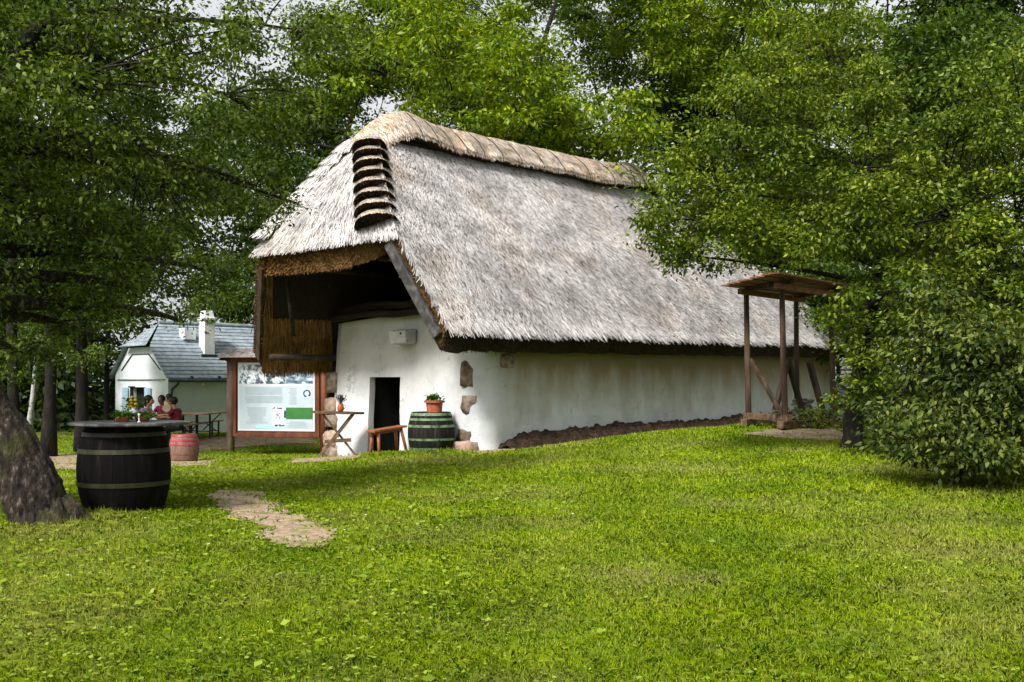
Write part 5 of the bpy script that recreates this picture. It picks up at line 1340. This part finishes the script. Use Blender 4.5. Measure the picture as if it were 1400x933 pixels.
# ------------------------------------------------------------------ TIMBER SHELTER
c2 = Vector((5.86, 22.0)); Ld = Vector((U.x, U.y)); Wd = Vector((-.28, .96)).normalized()
p1 = Vector(((1024 - CX) / F * 23.4, 23.4)); p2 = Vector(((1074 - CX) / F * 22.0, 22.0)); p3 = Vector(((1140 - CX) / F * 23.9, 23.9)); p4 = p1 + (p3 - p2)
sz0 = h1(p2.x, p2.y)
she_ = empty('timber_shelter', (p2.x, p2.y, sz0), 0, 'open timber shelter with a plank roof over old press beams, beside the long wall', 'shelter')
lo_ = lambda p, z: Vector((p.x - p2.x, p.y - p2.y, z))
ztop = zpix(398, 22.6) - sz0
for p_, lx in ((p1, -.06), (p2, -.08), (p3, -.06), (p4, -.03)):
    b = MB(); b.tube([lo_(p_, -.1 + h1(p_.x, p_.y) - sz0), lo_(p_, ztop * .5) + Vector((lx * .6, 0, 0)), lo_(p_, ztop) + Vector((lx, 0, 0))], [.07, .065, .058], 8, True, .04); b.build('post', M['post'], she_, smooth=False)
def rp(u, w, z): q = p2 + (p3 - p2) * u + (p1 - p2) * w; return Vector((q.x - p2.x, q.y - p2.y, z))
for w in (0, 1):
    b = MB(); b.bar(rp(-.18, w, ztop + .03), rp(1.15, w, ztop + .03), .1, .12); b.build('top_beam', M['red_plank'], she_, bevel=.01)
for u in (0, 1):
    b = MB(); b.bar(rp(u, -.18, ztop + .14), rp(u, 1.1, ztop + .1), .09, .1); b.build('cross_beam', M['post'], she_, bevel=.01)
b = MB()
for k in range(9):
    w0, w1 = -.25 + 1.45 * k / 9, -.25 + 1.45 * (k + .97) / 9; wm = (w0 + w1) / 2
    zz_ = ztop + .24 - .06 * (wm + .25) + .008 * (k % 2)
    b.bar(rp(-.35, wm, zz_), rp(1.3, wm, zz_), (p1 - p2).length * 1.45 / 9 * 1.03, .03)
b.build('roof', M['red_plank'], she_)
for w in (0, 1):
    b = MB(); b.bar(rp(-.1, w, .12), rp(1.2, w, .12 - .03), .16, .16); b.build('sill_beam', M['table_wood'], she_, bevel=.015)
b = MB(); b.bar(rp(0, -.1, .26), rp(0, 1.1, .26), .15, .15); b.build('sill_beam', M['table_wood'], she_, bevel=.015)
b = MB(); b.bar(rp(0.02, 1.0, 1.55), rp(.04, .12, .3), .08, .1); b.build('brace', M['post'], she_, bevel=.01)
for (ua, wa, za, ub, wb, zb_) in ((.42, .5, 1.55, .12, .5, .2), (.42, .5, 1.55, .78, .5, .1), (.55, .1, 1.5, .85, .05, .15)):
    b = MB(); b.bar(rp(ua, wa, za), rp(ub, wb, zb_), .1, .14); b.build('trestle_leg', M['timber'], she_, bevel=.01)
b = MB(); ring = [rp(-.08, .14, .3) + Vector((.12 * math.cos(a), 0, .12 * math.sin(a))) for a in [2 * math.pi * k / 22 for k in range(23)]]
b.tube(ring, [.018] * 23, 7, False); b.build('iron_ring', M['slab'], she_, smooth=True)
# grey stone slabs stacked under and beside the shelter
M['slabgrey'] = surf('mossy_grey_slab', [(.3, (.05, .05, .045)), (.5, (.12, .12, .11)), (.72, (.26, .26, .24))], 7, 8, .9, .8, .04)
def slab_stack(px, Y, top_y, n, w, label):
    p_ = at(px, Y); z1_ = zpix(top_y, Y) - p_.z; t = empty('slab_stack', (p_.x, p_.y, p_.z), R(20), label, 'stone stack')
    random.seed(int(px))
    for k in range(n):
        b = MB(); hgt_ = z1_ / n; b.add(*rock((random.uniform(-.05, .05), 0, hgt_ * (k + .5)), (w * (1.15 - .5 * k / n), .45, hgt_ * .95), 0, k + 20)); b.build('slab', M['slabgrey'], t, smooth=False)
slab_stack(1097, 24.6, 545, 5, .4, 'rough grey slabs piled between the trestle legs under the shelter')
slab_stack(1166, 27.5, 490, 8, .8, 'rough grey slabs piled behind the right post of the shelter')
# low plants by the shelter's right end
def low_plant(px, Y, r, h_, seed, label):
    p_ = at(px, Y); t = empty('ground_plant', (p_.x, p_.y, p_.z), 0, label, 'plant', 'low plants by the shelter')
    v, f = foliage(420, r * 1.3, .03, h_, .11, .065, seed); npmesh('leaves', v, f, M['leaf_shrub'], t)
    b = MB()
    for k in range(14): a = random.uniform(0, 6.28); b.tube([(0, 0, 0), (r * .5 * math.cos(a), r * .5 * math.sin(a), h_ * .8)], [.008, .004], 4)
    b.build('stems', M['bark_dark'], t)
low_plant(1120, 22.3, .5, .42, 61, 'low leafy plant on the bare earth in front of the shelter sill')
low_plant(1195, 21.0, .7, .75, 62, 'bushy plant right of the spreading tree trunk')
low_plant(1245, 19.0, .8, .95, 63, 'tall leafy plant behind the drooping shrub')

# ------------------------------------------------------------------ CAMERA, SKY, SUN
cam = bpy.data.cameras.new('camera'); co = link(bpy.data.objects.new('camera', cam))
cam.sensor_width = 36; cam.lens = 36 * F / 1400; cam.shift_y = (HY - 466.5) / 1400
co.location = (0, 0, EYE); co.rotation_euler = (R(90), 0, 0); cam.clip_end = 600; cam.clip_start = .05
sc.camera = co
SUN = Vector((-.46, -.7, .84)).normalized()
w = bpy.data.worlds.new('World'); sc.world = w; w.use_nodes = True
nt = w.node_tree; nt.nodes.clear()
ow = nt.nodes.new('ShaderNodeOutputWorld'); bg = nt.nodes.new('ShaderNodeBackground'); sky = nt.nodes.new('ShaderNodeTexSky')
sky.sky_type = 'NISHITA'; sky.sun_disc = False; sky.sun_elevation = math.asin(SUN.z); sky.sun_rotation = math.atan2(SUN.x, SUN.y)
sky.air_density = 1.0; sky.dust_density = 6.0; sky.ozone_density = 1.0
hs = nt.nodes.new('ShaderNodeHueSaturation'); hs.inputs['Saturation'].default_value = .14
nt.links.new(sky.outputs[0], hs.inputs['Color']); veil = mix(nt, .5, hs.outputs[0], (6.6, 6.8, 7.0)); nt.links.new(veil, bg.inputs[0]); bg.inputs[1].default_value = .125
nt.links.new(bg.outputs[0], ow.inputs[0])
sl_ = bpy.data.lights.new('sun', 'SUN'); sl_.energy = 4.2; sl_.angle = R(12); sl_.color = (1, .96, .9)
so = link(bpy.data.objects.new('sun', sl_)); so.rotation_euler = (-SUN).to_track_quat('-Z', 'Y').to_euler(); so.location = (0, 0, 30)
sc.view_settings.view_transform = 'Standard'; sc.view_settings.look = 'None'; sc.view_settings.gamma = 1; sc.view_settings.exposure = .45
sc.render.engine = 'CYCLES'; sc.cycles.max_bounces = 6; sc.cycles.diffuse_bounces = 3; sc.cycles.transparent_max_bounces = 4; sc.cycles.transmission_bounces = 3
sc.cycles.use_denoising = True
